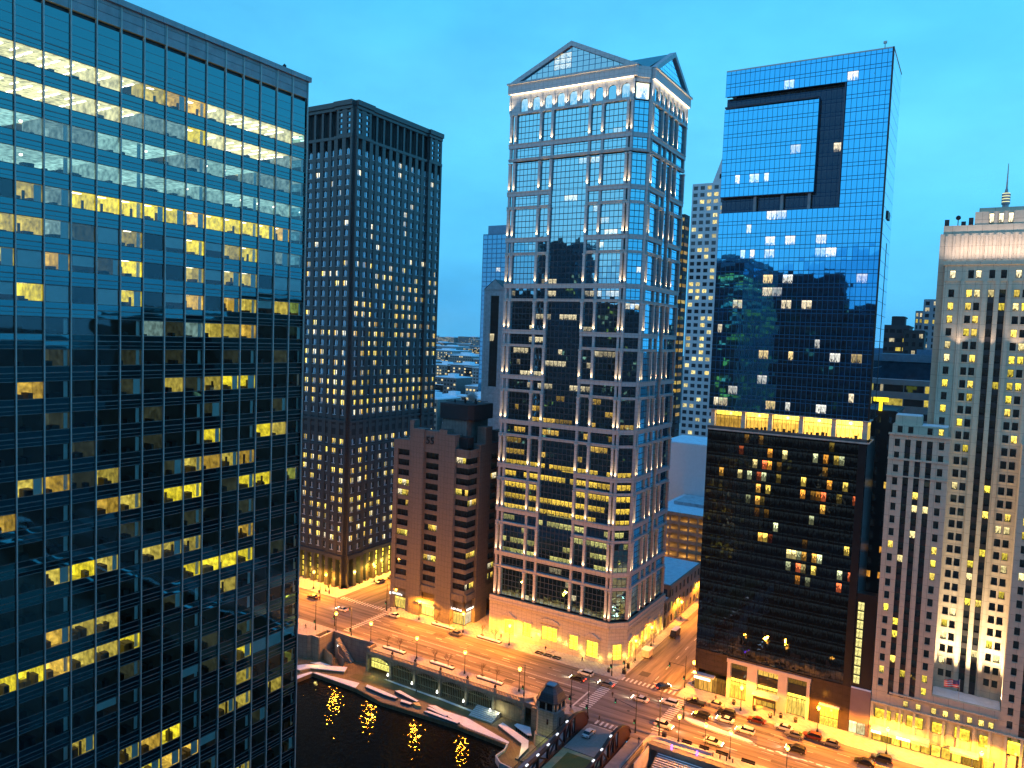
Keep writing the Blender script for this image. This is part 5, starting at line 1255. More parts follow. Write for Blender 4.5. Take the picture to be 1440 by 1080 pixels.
for tx in (80.45, 68.7):
    tr = MB(); FTx = Frame((tx, 0), (0, 1), (1, 0))
    ys = [-176.2, -176.0, -175.2, -173.8, -172, -170, -168.4]
    FTx.poly(tr, [(ys[0], -.4)] + [(y, topz(y)) for y in ys[1:]] + [(-168.4, -.4)], -.16, .16)
    yy = [-176, -175.2, -173.8, -172, -170, -168, -166, -163, -159, -154.5, -149.5, -144.5, -139.5, -134.5, -129.5, -124.5, -119.5, -114.5, -109.5, -104.5, -99.5]
    for a, b in zip(yy, yy[1:]):
        FTx.poly(tr, [(a, topz(a) - .45), (b, topz(b) - .45), (b, topz(b) + .08), (a, topz(a) + .08)], -.42, .42)
        if a >= -168:
            FTx.box(tr, b - .28, b + .28, -.3, topz(b) - .3, -.3, .3)
            s_ = yy.index(a) % 2
            p0, p1 = ((a + .2, .2), (b - .2, topz(b) - .5)) if s_ else ((a + .2, topz(a) - .5), (b - .2, .2))
            FTx.poly(tr, [(p0[0], p0[1] - .22), (p1[0], p1[1] - .22), (p1[0], p1[1] + .22), (p0[0], p0[1] + .22)], -.18, .18)
    FTx.box(tr, -168.4, -95, -.5, .5, -.38, .38)
    part(tr, 'truss', MR, BR)
    for y in (-164, -159, -154.5, -149.5, -144.5, -139.5, -134.5):
        w = MB(); w.box(tx - .2, y - .45, topz(y) + .08, tx + .2, y + .45, topz(y) + .3); part(w, 'truss_lamp', emis('truss_lamp' + str(len(bpy.data.materials)), (.85, .9, 1), 1.6), BR)
q = MB()
for x in (63.9, 84.5):
    q.box(x - .05, -173, 1.1, x + .05, -95, 1.2); yb = -173
    while yb < -95: q.box(x - .03, yb, .14, x + .03, yb + .06, 1.1); yb += .5
part(q, 'railing', M_['metal_dark'], BR)
# corner plaza with steps and purple lights
PZ_ = empty('plaza_steps', (56, -176, -2), 'broad snowy steps with purple light posts going down to the river at the corner', 'steps')
q = MB()
for k in range(24): q.box(48.5 + min(k, 5) * 0, -178.4 + k * .62, -6.5, 60.9, -178.4 + (k + 1) * .62, -.25 - k * .26)
part(q, 'steps', mat('dark_step', (.10, .105, .11), .8), PZ_)
q = MB()
for k in range(24): q.box(48.7, -178.36 + k * .62, -.249 - k * .26, 60.7, -178.1 + k * .62, -.19 - k * .26)
part(q, 'snow_on_steps', M_['snow'], PZ_)
q = MB(); wallseg(q, (64.2, -163.5), (64.2, -174.6), -6.5, 1.0, .35); wallseg(q, (62.6, -164), (62.6, -173.5), -6.5, .5, .25)
for k in range(7):
    a0, a1 = math.pi * (0 + .5 * k / 7), math.pi * (.5 * (k + 1) / 7)
    wallseg(q, (60.9 + 3.3 * math.cos(a0), -174.8 - 3.8 * math.sin(a0)), (60.9 + 3.3 * math.cos(a1), -174.8 - 3.8 * math.sin(a1)), -6.5, 1.0, .3)
wallseg(q, (60.9, -178.7), (48.5, -178.9), -1, .9, .35); part(q, 'curved_wall', mat('pale_curved_wall', (.48, .42, .37), .75), PZ_)
MPUR = emis('purple_light', (.28, .06, 1), 9, True)
for x, y in ((57.6, -176.2), (51.6, -177.2)):
    q = MB(); q.box(x - .12, y - .12, -2.6, x + .12, y + .12, 1.1); part(q, 'light_post', MPUR, PZ_)
    add_light('POINT', (x, y + .6, -.2), PZ_, 45, (.35, .1, 1), 'purple_light', shadow_soft_size=.2)
add_light('POINT', (54, -172, 1.5), PZ_, 160, (.7, .85, 1), 'step_light', shadow_soft_size=.4)

# ------------------------------------------------------------------ buildings further back
def block(name, label, cat, x0, x1, y0, y1, z, col, lits, bw=3.2, pit=3.6, wf=.6, hf=.55, gm=None, faces='NW', litc=(YEL, PALE), snowy=True, k0=.4, k1=1.1, lim=0, seed=1, group=None, rough=.7):
    o = empty(name, ((x0 + x1) / 2, (y0 + y1) / 2, 0), label, cat, group)
    q = MB(); q.box(x0 + .5, y0 + .3, 0, x1 - .5, y1 - .5, z - .05); mt = mat('wall_' + name + str(seed), col, rough, var=.12)
    q.box(x0, y0, z - .01, x1, y1, z + .6); part(q, 'core', mt, o)
    if 'N' in faces: plain_facade(o, Frame((x1, y1), (-1, 0), (0, 1)), x1 - x0, 0, z, bw, pit, wf, hf, gm or GBK, lits, litc, mt, lim=lim, seed=seed, k0=k0, k1=k1)
    if 'W' in faces: plain_facade(o, Frame((x0, y1), (0, -1), (-1, 0)), y1 - y0, 0, z, bw, pit, wf, hf, gm or GBK, lits, litc, mt, lim=lim, seed=seed + 50, k0=k0, k1=k1)
    if 'S' in faces: plain_facade(o, Frame((x0, y0), (1, 0), (0, -1)), x1 - x0, 0, z, bw, pit, wf, hf, gm or GBK, lits, litc, mt, lim=lim, seed=seed + 70, k0=k0, k1=k1)
    if 'E' in faces: plain_facade(o, Frame((x1, y0), (0, 1), (1, 0)), y1 - y0, 0, z, bw, pit, wf, hf, gm or GBK, lits, litc, mt, lim=lim, seed=seed + 90, k0=k0, k1=k1)
    q = MB(); q.box(x0 + .6, y0 + .6, z + .6, x1 - .6, y1 - .6, z + .75); part(q, 'roof', M_['snow'] if snowy else M_['metal_dark'], o)
    return o
GBL = glass('far_blue_glass', tint=(.25, .62, .90), body=(.06, .26, .40), refl=10, ior=1.5, wav=.01, tilt=.004, bar=.05, barcol=(.08, .30, .45))  # distance haze mixed into the pale body and bar colours
o = block('blue_glass_skyscraper', 'distant slim blue glass skyscraper rising behind the gabled tower at its left', 'skyscraper', 435, 471, -740, -700, 209, (.06, .16, .26), .03, bw=6, pit=5, wf=.9, hf=.85, gm=GBL, snowy=False, seed=301, lim=20)
q = MB(); q.box(440, -738, 209, 466, -702, 219); part(q, 'upper_block', mat('blue_upper', (.07, .20, .32), .35), o)
# pale gabled building
PG = empty('pale_gabled_building', (207, -335, 0), 'pale stone building with arched window strip and pointed gable behind the gabled tower', 'building')
q = MB(); Fp = Frame((213.4, -320), (-1, 0), (0, 1))
Fp.box(q, 0, 3.8, 0, 122.5, -1, 0); Fp.box(q, 8.9, 22, 0, 122.5, -1, 0); Fp.box(q, 3.79, 8.91, 0, 74, -1, -.01); Fp.box(q, 3.79, 8.91, 119.5, 122.5, -1, -.01)
Fp.poly(q, [(0, 122.5), (12.5, 122.5), (6.25, 127.4)], -1, .3); Fp.box(q, 12.5, 22, 122.5, 124, -1, 0); q.box(191.5, -350, 0, 213.2, -321.2, 122)
part(q, 'stone_wall', mat('pale_grey_stone', (.50, .50, .53), .8, panel=(3, 3.7)), PG)
w = MB()
for k in range(12):
    for h in range(2): Fp.quad(w, 3.8 + 2.55 * h, 3.8 + 2.55 * (h + 1), 74 + 3.8 * k, 74 + 3.8 * (k + 1), -.6, off() if rg.random() < .93 else lit(PALE, .5))
part(w, 'window_strip', GBK, PG, attr=True)
q = MB(); q.poly([(213.6, -319.5, 122.6), (207.1, -319.5, 127.6), (207.1, -350, 127.6), (213.6, -350, 122.6)]); q.poly([(207.1, -319.5, 127.6), (200.7, -319.5, 122.6), (200.7, -350, 122.6), (207.1, -350, 127.6)]); part(q, 'roof', M_['metal_dark'], PG)
# tower pair between
o = block('dark_balcony_tower', 'narrow dark tower with warm lit balcony rows right of the gabled tower', 'tower', 145.6, 149.6, -428, -420, 171.5, (.02, .025, .03), .75, bw=5.4, pit=4.6, wf=.9, hf=.42, seed=311, litc=((1, .72, .14), (1, .62, .10)), k0=.15, k1=.75, lim=30, snowy=False)
o = block('white_grid_tower', 'white tower with a regular grid of small square windows behind the street', 'tower', 118, 162.5, -520, -480, 200.5, (.50, .52, .55), .30, bw=4.4, pit=4.3, wf=.62, hf=.55, seed=312, litc=((1, .85, .35), (1, .78, .25)), k0=.5, k1=1.3, lim=98)
q = MB(); Fg = Frame((162.5, -480.5), (-1, 0), (0, 1)); Fg.poly(q, [(12.5, 200.5), (44, 200.5), (44, 236), (25, 236)], -20, 0); part(q, 'sloped_crown', bpy.data.materials['wall_white_grid_tower312'], o)
w = MB()
for a, b in ((16.2, 203.5), (18.8, 208), (16.4, 208 - 4.2), (20.8, 212), (18.9, 203.6)): Fg.quad(w, a + .8, a + 3, b, b + 2.6, .1, off())
part(w, 'crown_window', GBK, o, attr=True)
# white blank wall with snowy roof, car park in front
o = empty('blank_wall_building', (110, -355, 0), 'low building with a blank pale wall and bright snowy roof between the two towers', 'building')
q = MB(); q.box(92, -370, 0, 124, -340, 53); part(q, 'wall', mat('pale_blank_wall', (.80, .84, .88), .8, var=.04), o)
q = MB(); q.box(92.3, -369.6, 53, 123.7, -340.3, 53.3); part(q, 'roof', M_['snow'], o)
PK = empty('parking_garage', (100, -320, 0), 'open-deck parking garage lit orange inside with a snowy top deck', 'parking garage')
q = MB(); Fk = Frame((112, -300), (-1, 0), (0, 1))
for k in range(8): Fk.box(q, 0, 28, 2.6 + k * 3.7, 3.9 + k * 3.7, -.4, 0); q.box(84.5, -339, 3.0 + k * 3.7, 111.8, -300.6, 3.3 + k * 3.7)
for k in range(8): Fk.box(q, k * 3.9, k * 3.9 + .7, 0, 29.6, -.5, .08)
part(q, 'concrete_frame', mat('garage_concrete', (.42, .34, .26), .85), PK)
q = MB(); q.box(84.5, -339.3, 0, 111.8, -312, 29); part(q, 'inner_wall', mat('garage_inner', (.30, .24, .18), .9), PK)
q = MB(); q.box(84.6, -339.4, 29.3, 111.7, -300.6, 29.6); part(q, 'snowy_deck', M_['snow'], PK)
q = MB(); q.box(92, -334, 29.6, 108, -316, 31.0); part(q, 'roof_slab', mat('roof_slab', (.5, .52, .55), .8), PK)
for k in range(7):
    for x in (90, 98, 106): add_light('POINT', (x, -305, 6.0 + k * 3.7 - 1.0), PK, 260 if k > 2 else 420, (1, .55, .14), 'garage_light', shadow_soft_size=.3)
for x in (88, 95, 103, 112): add_light('POINT', (x, -297.5, 6), None, 7000, (1, .34, .04), 'rear_street_light', shadow_soft_size=.3)
# low buildings on the side street
o = block('low_street_building', 'low building with pitched snowy roofline and lit upper windows on the side street', 'building', 86.4, 112, -288, -254, 13.6, (.22, .20, .17), .4, bw=4.2, pit=4.4, wf=.45, hf=.6, seed=321, faces='NW', lim=30)
o = block('corner_low_building', 'dark low building with a snowy ledge directly behind the gabled tower', 'building', 86.2, 110, -253.6, -248.6, 9.6, (.20, .18, .14), .2, bw=2.5, pit=4.6, wf=.4, hf=.7, seed=322, faces='NW', lim=20)
o = block('yellow_street_building', 'small yellow-lit building at the far end of the side street', 'building', 86.6, 104, -299, -289, 10.4, (.50, .40, .16), .5, bw=3.3, pit=3.4, wf=.4, hf=.5, seed=323, faces='NW', lim=20)
# behind the blue tower, right
block('black_slab_building', 'narrow black building squeezed between the blue glass tower and the stone tower', 'building', 17.9, 24.4, -262, -238, 82, (.03, .03, .035), .16, bw=3.2, pit=3.7, wf=.4, hf=.5, seed=331, faces='N', snowy=False, lim=40, litc=(ORNG, WARM))
o = empty('rooftop_sign', (22.8, -237.6, 82.6), 'glowing yellow rooftop sign on the narrow black building', 'sign')
q = MB(); q.box(21.9, -237.9, 82.6, 23.6, -237.4, 85.6); q.box(20.4, -237.8, 85.2, 24.2, -237.5, 86.4); part(q, 'lit_panel', emis('yellow_sign', (1, .72, .02), 2.5), o)
o = block('banded_office_building', 'grey office building with horizontal window bands behind the stone tower', 'office building', 8, 33, -320, -290, 89.2, (.26, .27, .28), .16, bw=6, pit=4.6, wf=.96, hf=.5, seed=332, faces='N', lim=40)
q = MB(); q.box(8.5, -319, 90, 32.4, -292, 96); part(q, 'upper_storey', mat('blue_glass_storey', (.02, .06, .10), .12), o)
q = MB(); q.box(8.5, -319.5, 96, 32.8, -291.6, 98.6); q.box(12, -312, 98.6, 18, -300, 100.4); part(q, 'roof_snow', mat('blue_roof_edge', (.10, .22, .32), .6), o)
block('dark_lit_office', 'dark office block with four bright window rows seen right of the blue tower', 'office building', 29, 47, -450, -420, 111.5, (.025, .03, .04), .55, bw=2.7, pit=4.4, wf=.75, hf=.4, seed=333, faces='N', lim=40, snowy=False)
block('dark_roof_block', 'small black plant room block on the skyline right of the blue tower', 'plant room', 31.5, 37.5, -440, -424, 116, (.015, .02, .03), 0, bw=3, pit=4, wf=.1, hf=.1, seed=334, faces='N', lim=2, snowy=False)
block('dark_low_block', 'plain black block left of the grey residential tower on the skyline', 'office building', 22, 31, -440, -415, 109, (.02, .025, .03), .08, bw=3, pit=4, wf=.5, hf=.5, seed=335, faces='N', lim=20, snowy=False)
block('grey_ribbed_tower', 'grey ribbed tower with scattered lights on the skyline beside the stone tower', 'tower', 14, 33.8, -630, -600, 135, (.20, .22, .25), .3, bw=4, pit=4.2, wf=.5, hf=.6, seed=336, faces='N', lim=40, snowy=False)
block('grey_stepped_block', 'slightly lower shoulder of grey offices left of the ribbed skyline tower', 'office building', 33.8, 38.5, -630, -601, 127, (.16, .18, .21), .3, bw=2.3, pit=4.2, wf=.5, hf=.6, seed=337, faces='N', lim=40, snowy=False)
# far low city
rf_ = random.Random(77)
cols_ = [(.16, .14, .14), (.22, .2, .18), (.12, .13, .15), (.26, .22, .2), (.3, .3, .31)]
far_mats = [mat('far_wall%d' % i, c, .8) for i, c in enumerate(cols_)]
kk = 0
for row_i, d in enumerate((420, 520, 640, 800, 1000, 1250, 1600, 2100, 2800, 3600)):
    n_ = 5 if row_i < 4 else 6
    for i in range(n_):
        for (ra, rb) in ((.60, .86),):
            rt = ra + (rb - ra) * (i + rf_.random() * .7) / n_
            w_ = d * .035 * rf_.uniform(.8, 1.4) + 12; h_ = (26 if row_i < 3 else 30) + rf_.uniform(-10, 14) + (d * .012); x = d * rt
            if row_i < 1 and x > 300: continue
            o = empty('low_city_building', (x, -d, 0), 'low snow-roofed block of the far city left of the gabled tower', 'city block', 'far snow-roofed city blocks')
            q = MB(); q.box(x - w_ / 2, -d - w_, 0, x + w_ / 2, -d, h_); part(q, 'wall', far_mats[kk % 5], o)
            q = MB(); q.box(x - w_ / 2 - .5, -d - w_ - .5, h_, x + w_ / 2 + .5, -d + .5, h_ + 1); q.box(x - w_ * .2, -d - w_ * .6, h_ + 1, x + w_ * .1, -d - w_ * .3, h_ + 5); part(q, 'roof', M_['snow'], o)
            w = MB(); F_ = Frame((x + w_ / 2, -d), (-1, 0), (0, 1)); nx_ = max(3, int(w_ / 5)); r0 = rf_.random() < .45
            for a in range(nx_):
                for b in range(max(2, int(h_ / 5))):
                    c_ = (1, .8, .4, rf_.random()) if rf_.random() < (.5 if r0 else .12) else (.01, .015, .02, .3)
                    F_.quad(w, w_ * (a + .2) / nx_, w_ * (a + .8) / nx_, 2 + b * 5, 4.6 + b * 5, .2, c_)
            w2 = part(w, 'window', GBK, o, attr=True); w2['kind'] = 'stuff'
            kk += 1
# buildings of the north and west side: they stand behind and beside the camera and show in the glass
for k, (nm, lb, x0, x1, y0, y1, z, c, lp) in enumerate((
    ('camera_side_tower', 'tower the view is taken from, seen only mirrored in the glass', -34, 40, 4, 44, 150, (.03, .035, .045), .25),
    ('north_bank_tower', 'narrow dark tower next to the camera side tower, mirrored in the blue tower', 44, 61, 8, 40, 122, (.02, .025, .03), .3),
    ('north_bank_tower', 'wider dark tower mirrored in the middle of the blue glass tower', 63, 100, 12, 45, 139, (.02, .028, .035), .35),
    ('north_bank_tower', 'dark tower north-east of the camera, mirrored in the gabled tower, nearest', 165, 205, -50, -8, 120, (.025, .03, .04), .35),
    ('north_bank_tower', 'tallest dark tower north-east of the camera mirrored in the gabled tower', 210, 236, -10, 20, 158, (.02, .03, .04), .3),
    ('north_bank_tower', 'broad dark block north-east of the camera mirrored in the gabled tower', 242, 300, -40, 0, 128, (.03, .03, .035), .4),
    ('north_bank_tower', 'brown block just behind the near glass building', 138, 162, -12, 50, 132, (.08, .06, .05), .4),
    ('west_bank_tower', 'west river tower mirrored in the near glass building, leftmost', -90, -50, -84, -30, 108, (.02, .03, .045), .3),
    ('west_bank_tower', 'west river tower mirrored in the near glass building, farthest', -260, -200, -150, -70, 122, (.03, .035, .045), .3),
    ('west_bank_tower', 'south-west tower mirrored in the near glass building, stone-clad', -100, -52, -290, -214, 112, (.10, .09, .08), .4),
    ('west_bank_tower', 'south-west tower mirrored in the near glass building, low and wide', -190, -120, -300, -214, 104, (.04, .035, .03), .5))):
    block(nm, lb, 'tower', x0, x1, y0, y1, z, c, lp * .08, bw=4, pit=4, wf=.7, hf=.5, seed=400 + k, faces='NS' if k == 0 else ('SW' if x0 > 0 else 'SE'), litc=(PALE, PALE, YEL), snowy=False, k0=.3, k1=1.0)

# ------------------------------------------------------------------ street lamps, signals
M_['lamp_post'] = mat('lamp_post_green', (.02, .025, .022), .5, .4)
M_['lantern'] = emis('lantern_glow', (1, .36, .035), 24)
M_['lantern_w'] = emis('lantern_glow_pale', (1, .85, .45), 14)
def street_lamp(x, y, label, h=6.2, E=38000, base=.14, white=False):
    o = empty('street_lamp', (x, y, base), label, 'street lamp', 'street lamps along the pavements')
    q = MB(); q.lathe(x, y, [(.3, base), (.3, base + .35), (.16, base + .8), (.09, base + 1.2), (.07, base + h - .5), (.14, base + h - .3), (.2, base + h - .25)], 8); part(q, 'pole', M_['lamp_post'], o)
    q = MB(); q.lathe(x, y, [(.24, base + h - .3), (.48, base + h + .25), (.42, base + h + .5), (.05, base + h + .62)], 8); part(q, 'lantern', M_['lantern_w'] if white else M_['lantern'], o)
    q = MB(); q.lathe(x, y, [(.36, base + h + .44), (.2, base + h + .72), (.03, base + h + .8), (0, base + h + 1.0)], 8); part(q, 'cap', M_['lamp_post'], o)
    add_light('POINT' if y > -190 and x > 35 else 'SPOT', (x, y, base + h + 1.15), o, E if y < -190 else E * .42, (1, .85, .5) if white else SODIUM, 'street_light' if y > -190 and x > 35 else 'street_light_down', shadow_soft_size=.35, **({} if y > -190 and x > 35 else dict(spot_size=rad(168), spot_blend=.35)))
LP = [(159.3, -180.3, 'street lamp at the left end of the riverside pavement by the stair corner'), (140.3, -179.9, 'street lamp on the riverside pavement between first and second snowy planter'), (122.5, -180.1, 'street lamp on the riverside pavement between second and third snowy planter'), (103.7, -180.0, 'street lamp on the riverside pavement nearest the bridge house'),
      (57.4, -180.4, 'street lamp on the pavement above the plaza steps, left one'), (50.6, -180.1, 'street lamp above the plaza steps, middle one'), (44.5, -180.1, 'street lamp beside the bollards right of the plaza steps'), (31.6, -181.0, 'street lamp at the bottom edge among the right lanes'),
      (174.1, -179.9, 'street lamp standing on the corner wall above the stair'), (159.5, -205.2, 'street lamp before the entrance of the brown concrete building'), (140.7, -205.1, 'street lamp at the right corner of the brown concrete building'), (122.7, -205.4, 'street lamp before the left bays of the gabled tower'),
      (48.7, -206.0, 'street lamp before the entrance portal of the blue glass tower'), (29.0, -206.3, 'street lamp beside the yellow shop window of the black podium'), (12.7, -204.8, 'street lamp before the marquee of the stone tower'), (-7, -205.5, 'street lamp at the right edge before the stone tower'),
      (205.6, -206.5, 'street lamp in front of the dark granite tower'), (211.5, -206.0, 'street lamp left of the dark granite tower entrance'), (198.6, -226, 'street lamp beside the glowing arcade of the granite tower'), (173.8, -209.9, 'street lamp on the side street corner by the brown building'),
      (84.8, -232.6, 'street lamp on the side street beside the gabled tower'), (84.8, -219, 'lower street lamp near the tower corner on the side street'), (84.8, -262, 'street lamp at the low buildings of the side street'), (64.8, -240, 'street lamp by the dark podium on the side street'), (196, -182, 'street lamp on the far left riverside pavement'), (64.6, -214, 'street lamp at the podium corner of the side street'), (84.8, -285, 'street lamp farthest up the side street'), (-30, -205.5, 'added street lamp beyond the right edge'), (10, -181.0, 'added street lamp beyond the bottom edge'), (-15, -181, 'added street lamp beyond the lower right corner'), (198.5, -245, 'street lamp farthest up the left side street'), (220, -182, 'street lamp behind the near building on the river side')]  # lamps beyond the frame are added for their glow on the street
for i, (x, y, lb) in enumerate(LP): street_lamp(x, y, lb, E=38000 if not (-250 < y < -215 and 60 < x < 90) else 7500)
def signal(x, y, label, h=10, arm=None, arm_z=6.4, head_z=(3.0,)):
    o = empty('traffic_signal', (x, y, .1), label, 'traffic signal', 'traffic signal poles')
    q = MB(); q.tube((x, y, .1), (x, y, h), .13, .08, 8); q.tube((x, y, .1), (x, y, 1.6), .22, .2, 8); part(q, 'pole', M_['lamp_post'], o)
    if arm:
        q = MB(); q.tube((x, y, arm_z), (x + arm[0], y + arm[1], arm_z + .4), .07, .05, 6); part(q, 'mast_arm', M_['lamp_post'], o)
        head_z = tuple(head_z) + ('a',)
    for hz_ in head_z:
        px, py, pz = (x + arm[0] * .9, y + arm[1] * .9, arm_z - .4) if hz_ == 'a' else (x + .3, y + .2, hz_)
        q = MB(); q.box(px - .2, py - .2, pz - .5, px + .2, py + .2, pz + .55); q.box(px - .26, py - .02, pz - .56, px + .26, py + .02, pz + .62); hd_ = part(q, 'signal_head', mat('signal_black' + str(len(bpy.data.materials)), (.015, .015, .015), .5), o)
        g_ = MB(); g_.box(px - .1, py + .2, pz - .35, px + .1, py + .24, pz - .15); part(g_, 'lens', emis('signal_lens' + str(len(bpy.data.materials)), (.1, 1, .4), 1.2), hd_)
for a in ((181.0, -177.5, 'traffic signal pole at the left intersection, nearest the river'), (178.6, -183.9, 'traffic signal with mast arm in the left intersection', 9.5, (-4.5, -3)), (166.9, -179.4, 'tall signal pole just right of the corner wall'), (174.0, -205.0, 'signal pole on the corner by the brown building', 10), (202.3, -205.0, 'small signal pole before the dark granite tower', 7),
          (87.4, -180.0, 'tall signal pole left of the bridge entrance crosswalk', 10.5), (81.4, -178.0, 'tall signal pole beside the left bridge truss', 12.5), (68.0, -178.2, 'signal with long mast arm at the right bridge truss', 11, (7, -1.5)), (62.4, -180.2, 'tall signal pole on the corner right of the bridge', 11.5), (60.2, -192.6, 'signal pole standing on the tip of the snowy median', 6), (100.7, -177.6, 'tall signal pole beside the street lamp nearest the bridge house', 9.5),
          (86.4, -204.8, 'signal pole on the corner before the gabled tower', 7), (84.4, -209.8, 'short signal pole beside the corner window of the gabled tower', 4.5), (65.9, -210.4, 'signal with mast arm at the podium corner of the side street', 9.5, (5, 1)), (201, -199, 'traffic pole at the far left crosswalk', 6)):
    signal(a[0], a[1], a[2], *(a[3:] if len(a) > 3 else ()))

# ------------------------------------------------------------------ vehicles
M_['tyre'] = mat('tyre', (.015, .015, .015), .8); M_['rim'] = mat('rim', (.4, .4, .4), .3, .8)
M_['carglass'] = mat('car_glass', (.01, .012, .015), .05)
M_['head'] = emis('headlight', (1, .9, .6), 30); M_['tail'] = emis('taillight', (1, .05, .02), 9)
CARM = {}
CM = {}
def paint(c):
    if c not in CARM:
        m_ = mat('paint_%d' % len(CARM), c, .28, .1, var=.05); CARM[c] = m_
    return CARM[c]
def carmeshes(kind):
    if kind in CM: return CM[kind]
    hw_ = .92
    if kind == 'sedan': body = [(-2.3, .35), (-2.32, .75), (-2.1, .95), (-1.5, 1.02), (1.0, .98), (1.9, .88), (2.28, .7), (2.32, .35)]; cab = [(-1.75, 1.0), (-1.05, 1.46), (.25, 1.48), (1.15, .98)]; Lw = 1.42
    elif kind == 'suv': body = [(-2.35, .4), (-2.38, 1.0), (-2.2, 1.12), (1.1, 1.1), (2.0, 1.02), (2.35, .85), (2.38, .4)]; cab = [(-2.25, 1.1), (-2.0, 1.72), (.4, 1.74), (1.15, 1.1)]; Lw = 1.45
    elif kind == 'pickup': body = [(-2.8, .45), (-2.8, 1.12), (-.7, 1.12), (1.2, 1.1), (2.3, 1.02), (2.65, .85), (2.68, .45)]; cab = [(-.75, 1.1), (-.55, 1.78), (.6, 1.8), (1.3, 1.1)]; Lw = 1.75
    else: body = [(-3.2, .45), (-3.2, 2.55), (1.5, 2.6), (2.4, 1.5), (2.9, 1.2), (2.95, .45)]; cab = [(1.3, 1.5), (1.35, 2.3), (1.75, 2.3), (2.38, 1.5)]; Lw = 1.9
    FC_ = Frame((0, 0), (1, 0), (0, 1))
    b_ = MB(); FC_.poly(b_, body, -hw_, hw_)
    g_ = MB(); top_in = .2
    if kind == 'van': FC_.poly(g_, cab, -hw_ - .01, hw_ + .01)
    else:
        n_ = len(cab)
        A = [(x, -hw_ + .05 + (0 if z < 1.2 else top_in), z) for x, z in cab]; B_ = [(x, hw_ - .05 - (0 if z < 1.2 else top_in), z) for x, z in cab]
        g_.poly(A); g_.poly(B_[::-1])
        for i in range(n_): j = (i + 1) % n_; g_.poly([A[i], B_[i], B_[j], A[j]])
    r_ = MB()
    if kind != 'van': (x0, z0), (x1, z1) = cab[1], cab[2]; r_.hexa([(x0 - .03, -.72, z0 - .05), (x1 + .03, -.72, z1 - .05), (x1 + .03, .72, z1 - .05), (x0 - .03, .72, z0 - .05), (x0 + .05, -.66, z0 + .05), (x1 - .05, -.66, z1 + .05), (x1 - .05, .66, z1 + .05), (x0 + .05, .66, z0 + .05)])
    else: r_.box(-3.15, -.9, 2.56, 1.45, .9, 2.68)
    if kind == 'pickup': r_.box(-2.7, -.75, 1.125, -.9, .75, 1.15)
    def mk(mb_, nm, bev=0):
        me = bpy.data.meshes.new(nm); me.from_pydata(mb_.v, [], mb_.f); 
        if bev:
            bm = bmesh.new(); bm.from_mesh(me); bmesh.ops.remove_doubles(bm, verts=bm.verts, dist=1e-4); bmesh.ops.bevel(bm, geom=[e for e in bm.edges if e.calc_length() > .3], offset=bev, segments=2, affect='EDGES', clamp_overlap=True); bm.to_mesh(me); bm.free()
        return me
    wh = MB(); wh.tube((0, -.13, 0), (0, .13, 0), .34, .34, 14)
    rm = MB(); rm.tube((0, -.15, 0), (0, .15, 0), .2, .2, 10)
    hl = MB(); hl.box(-.06, -.2, -.08, .06, .2, .08)
    xf = max(p[0] for p in body); xb = min(p[0] for p in body)
    CM[kind] = (mk(b_, 'body', .09), mk(g_, 'windows', .03), mk(r_, 'roof'), mk(wh, 'tyre'), mk(rm, 'rim'), mk(hl, 'lamp'), Lw, xf, xb, hw_)
    return CM[kind]
def car(kind, x, y, rz, col, label, lights=False, tails=False, cat='car', base=.03, group='vehicles on the streets'):
    ms = carmeshes(kind); o = bpy.data.objects.new({'pickup': 'pickup_truck', 'van': 'van'}.get(kind, 'car'), None); COL.objects.link(o); o.location = (x, y, base); o.rotation_euler = (0, 0, rz); o.empty_display_size = .4
    tag(o, label, cat, group)
    def ch(me, nm, mt, loc=(0, 0, 0), par=None):
        me2 = me.copy(); me2.materials.clear(); me2.materials.append(mt)
        c = bpy.data.objects.new(nm, me2); COL.objects.link(c); c.parent = par or o; c.location = loc; return c
    ch(ms[0], 'body', paint(col)); ch(ms[1], 'windows', M_['carglass']); ch(ms[2], 'roof', paint(col) if kind != 'pickup' else M_['metal_dark'])
    for sx in (1, -1):
        for sy in (1, -1):
            t_ = ch(ms[3], 'wheel', M_['tyre'], (sx * ms[6], sy * (ms[9] - .1), .34)); ch(ms[4], 'rim', M_['rim'], (0, 0, 0), t_)
    for sy in (1, -1):
        ch(ms[5], 'headlight', M_['head'] if lights else M_['rim'], (ms[7] - .02, sy * .62, .68)); ch(ms[5], 'taillight', M_['tail'] if (tails or lights) else mat_red, (ms[8] + .02, sy * .62, .78))
    if lights:
        sp = bpy.data.lights.new('headlight_beam', 'SPOT'); sp.energy = 700; sp.color = (1, .9, .6); sp.spot_size = rad(70); sp.spot_blend = .8
        so_ = bpy.data.objects.new('headlight_beam', sp); COL.objects.link(so_); so_.parent = o; so_.location = (ms[7] + .15, 0, .7); so_.rotation_euler = (rad(90 - 12), 0, rad(-90))
    return o
mat_red = mat('red_lens', (.25, .01, .01), .3)
WHT, BLK, GRY, RED, CRM = (.62, .62, .62), (.012, .012, .015), (.16, .16, .17), (.11, .008, .008), (.55, .48, .36)
PI = math.pi
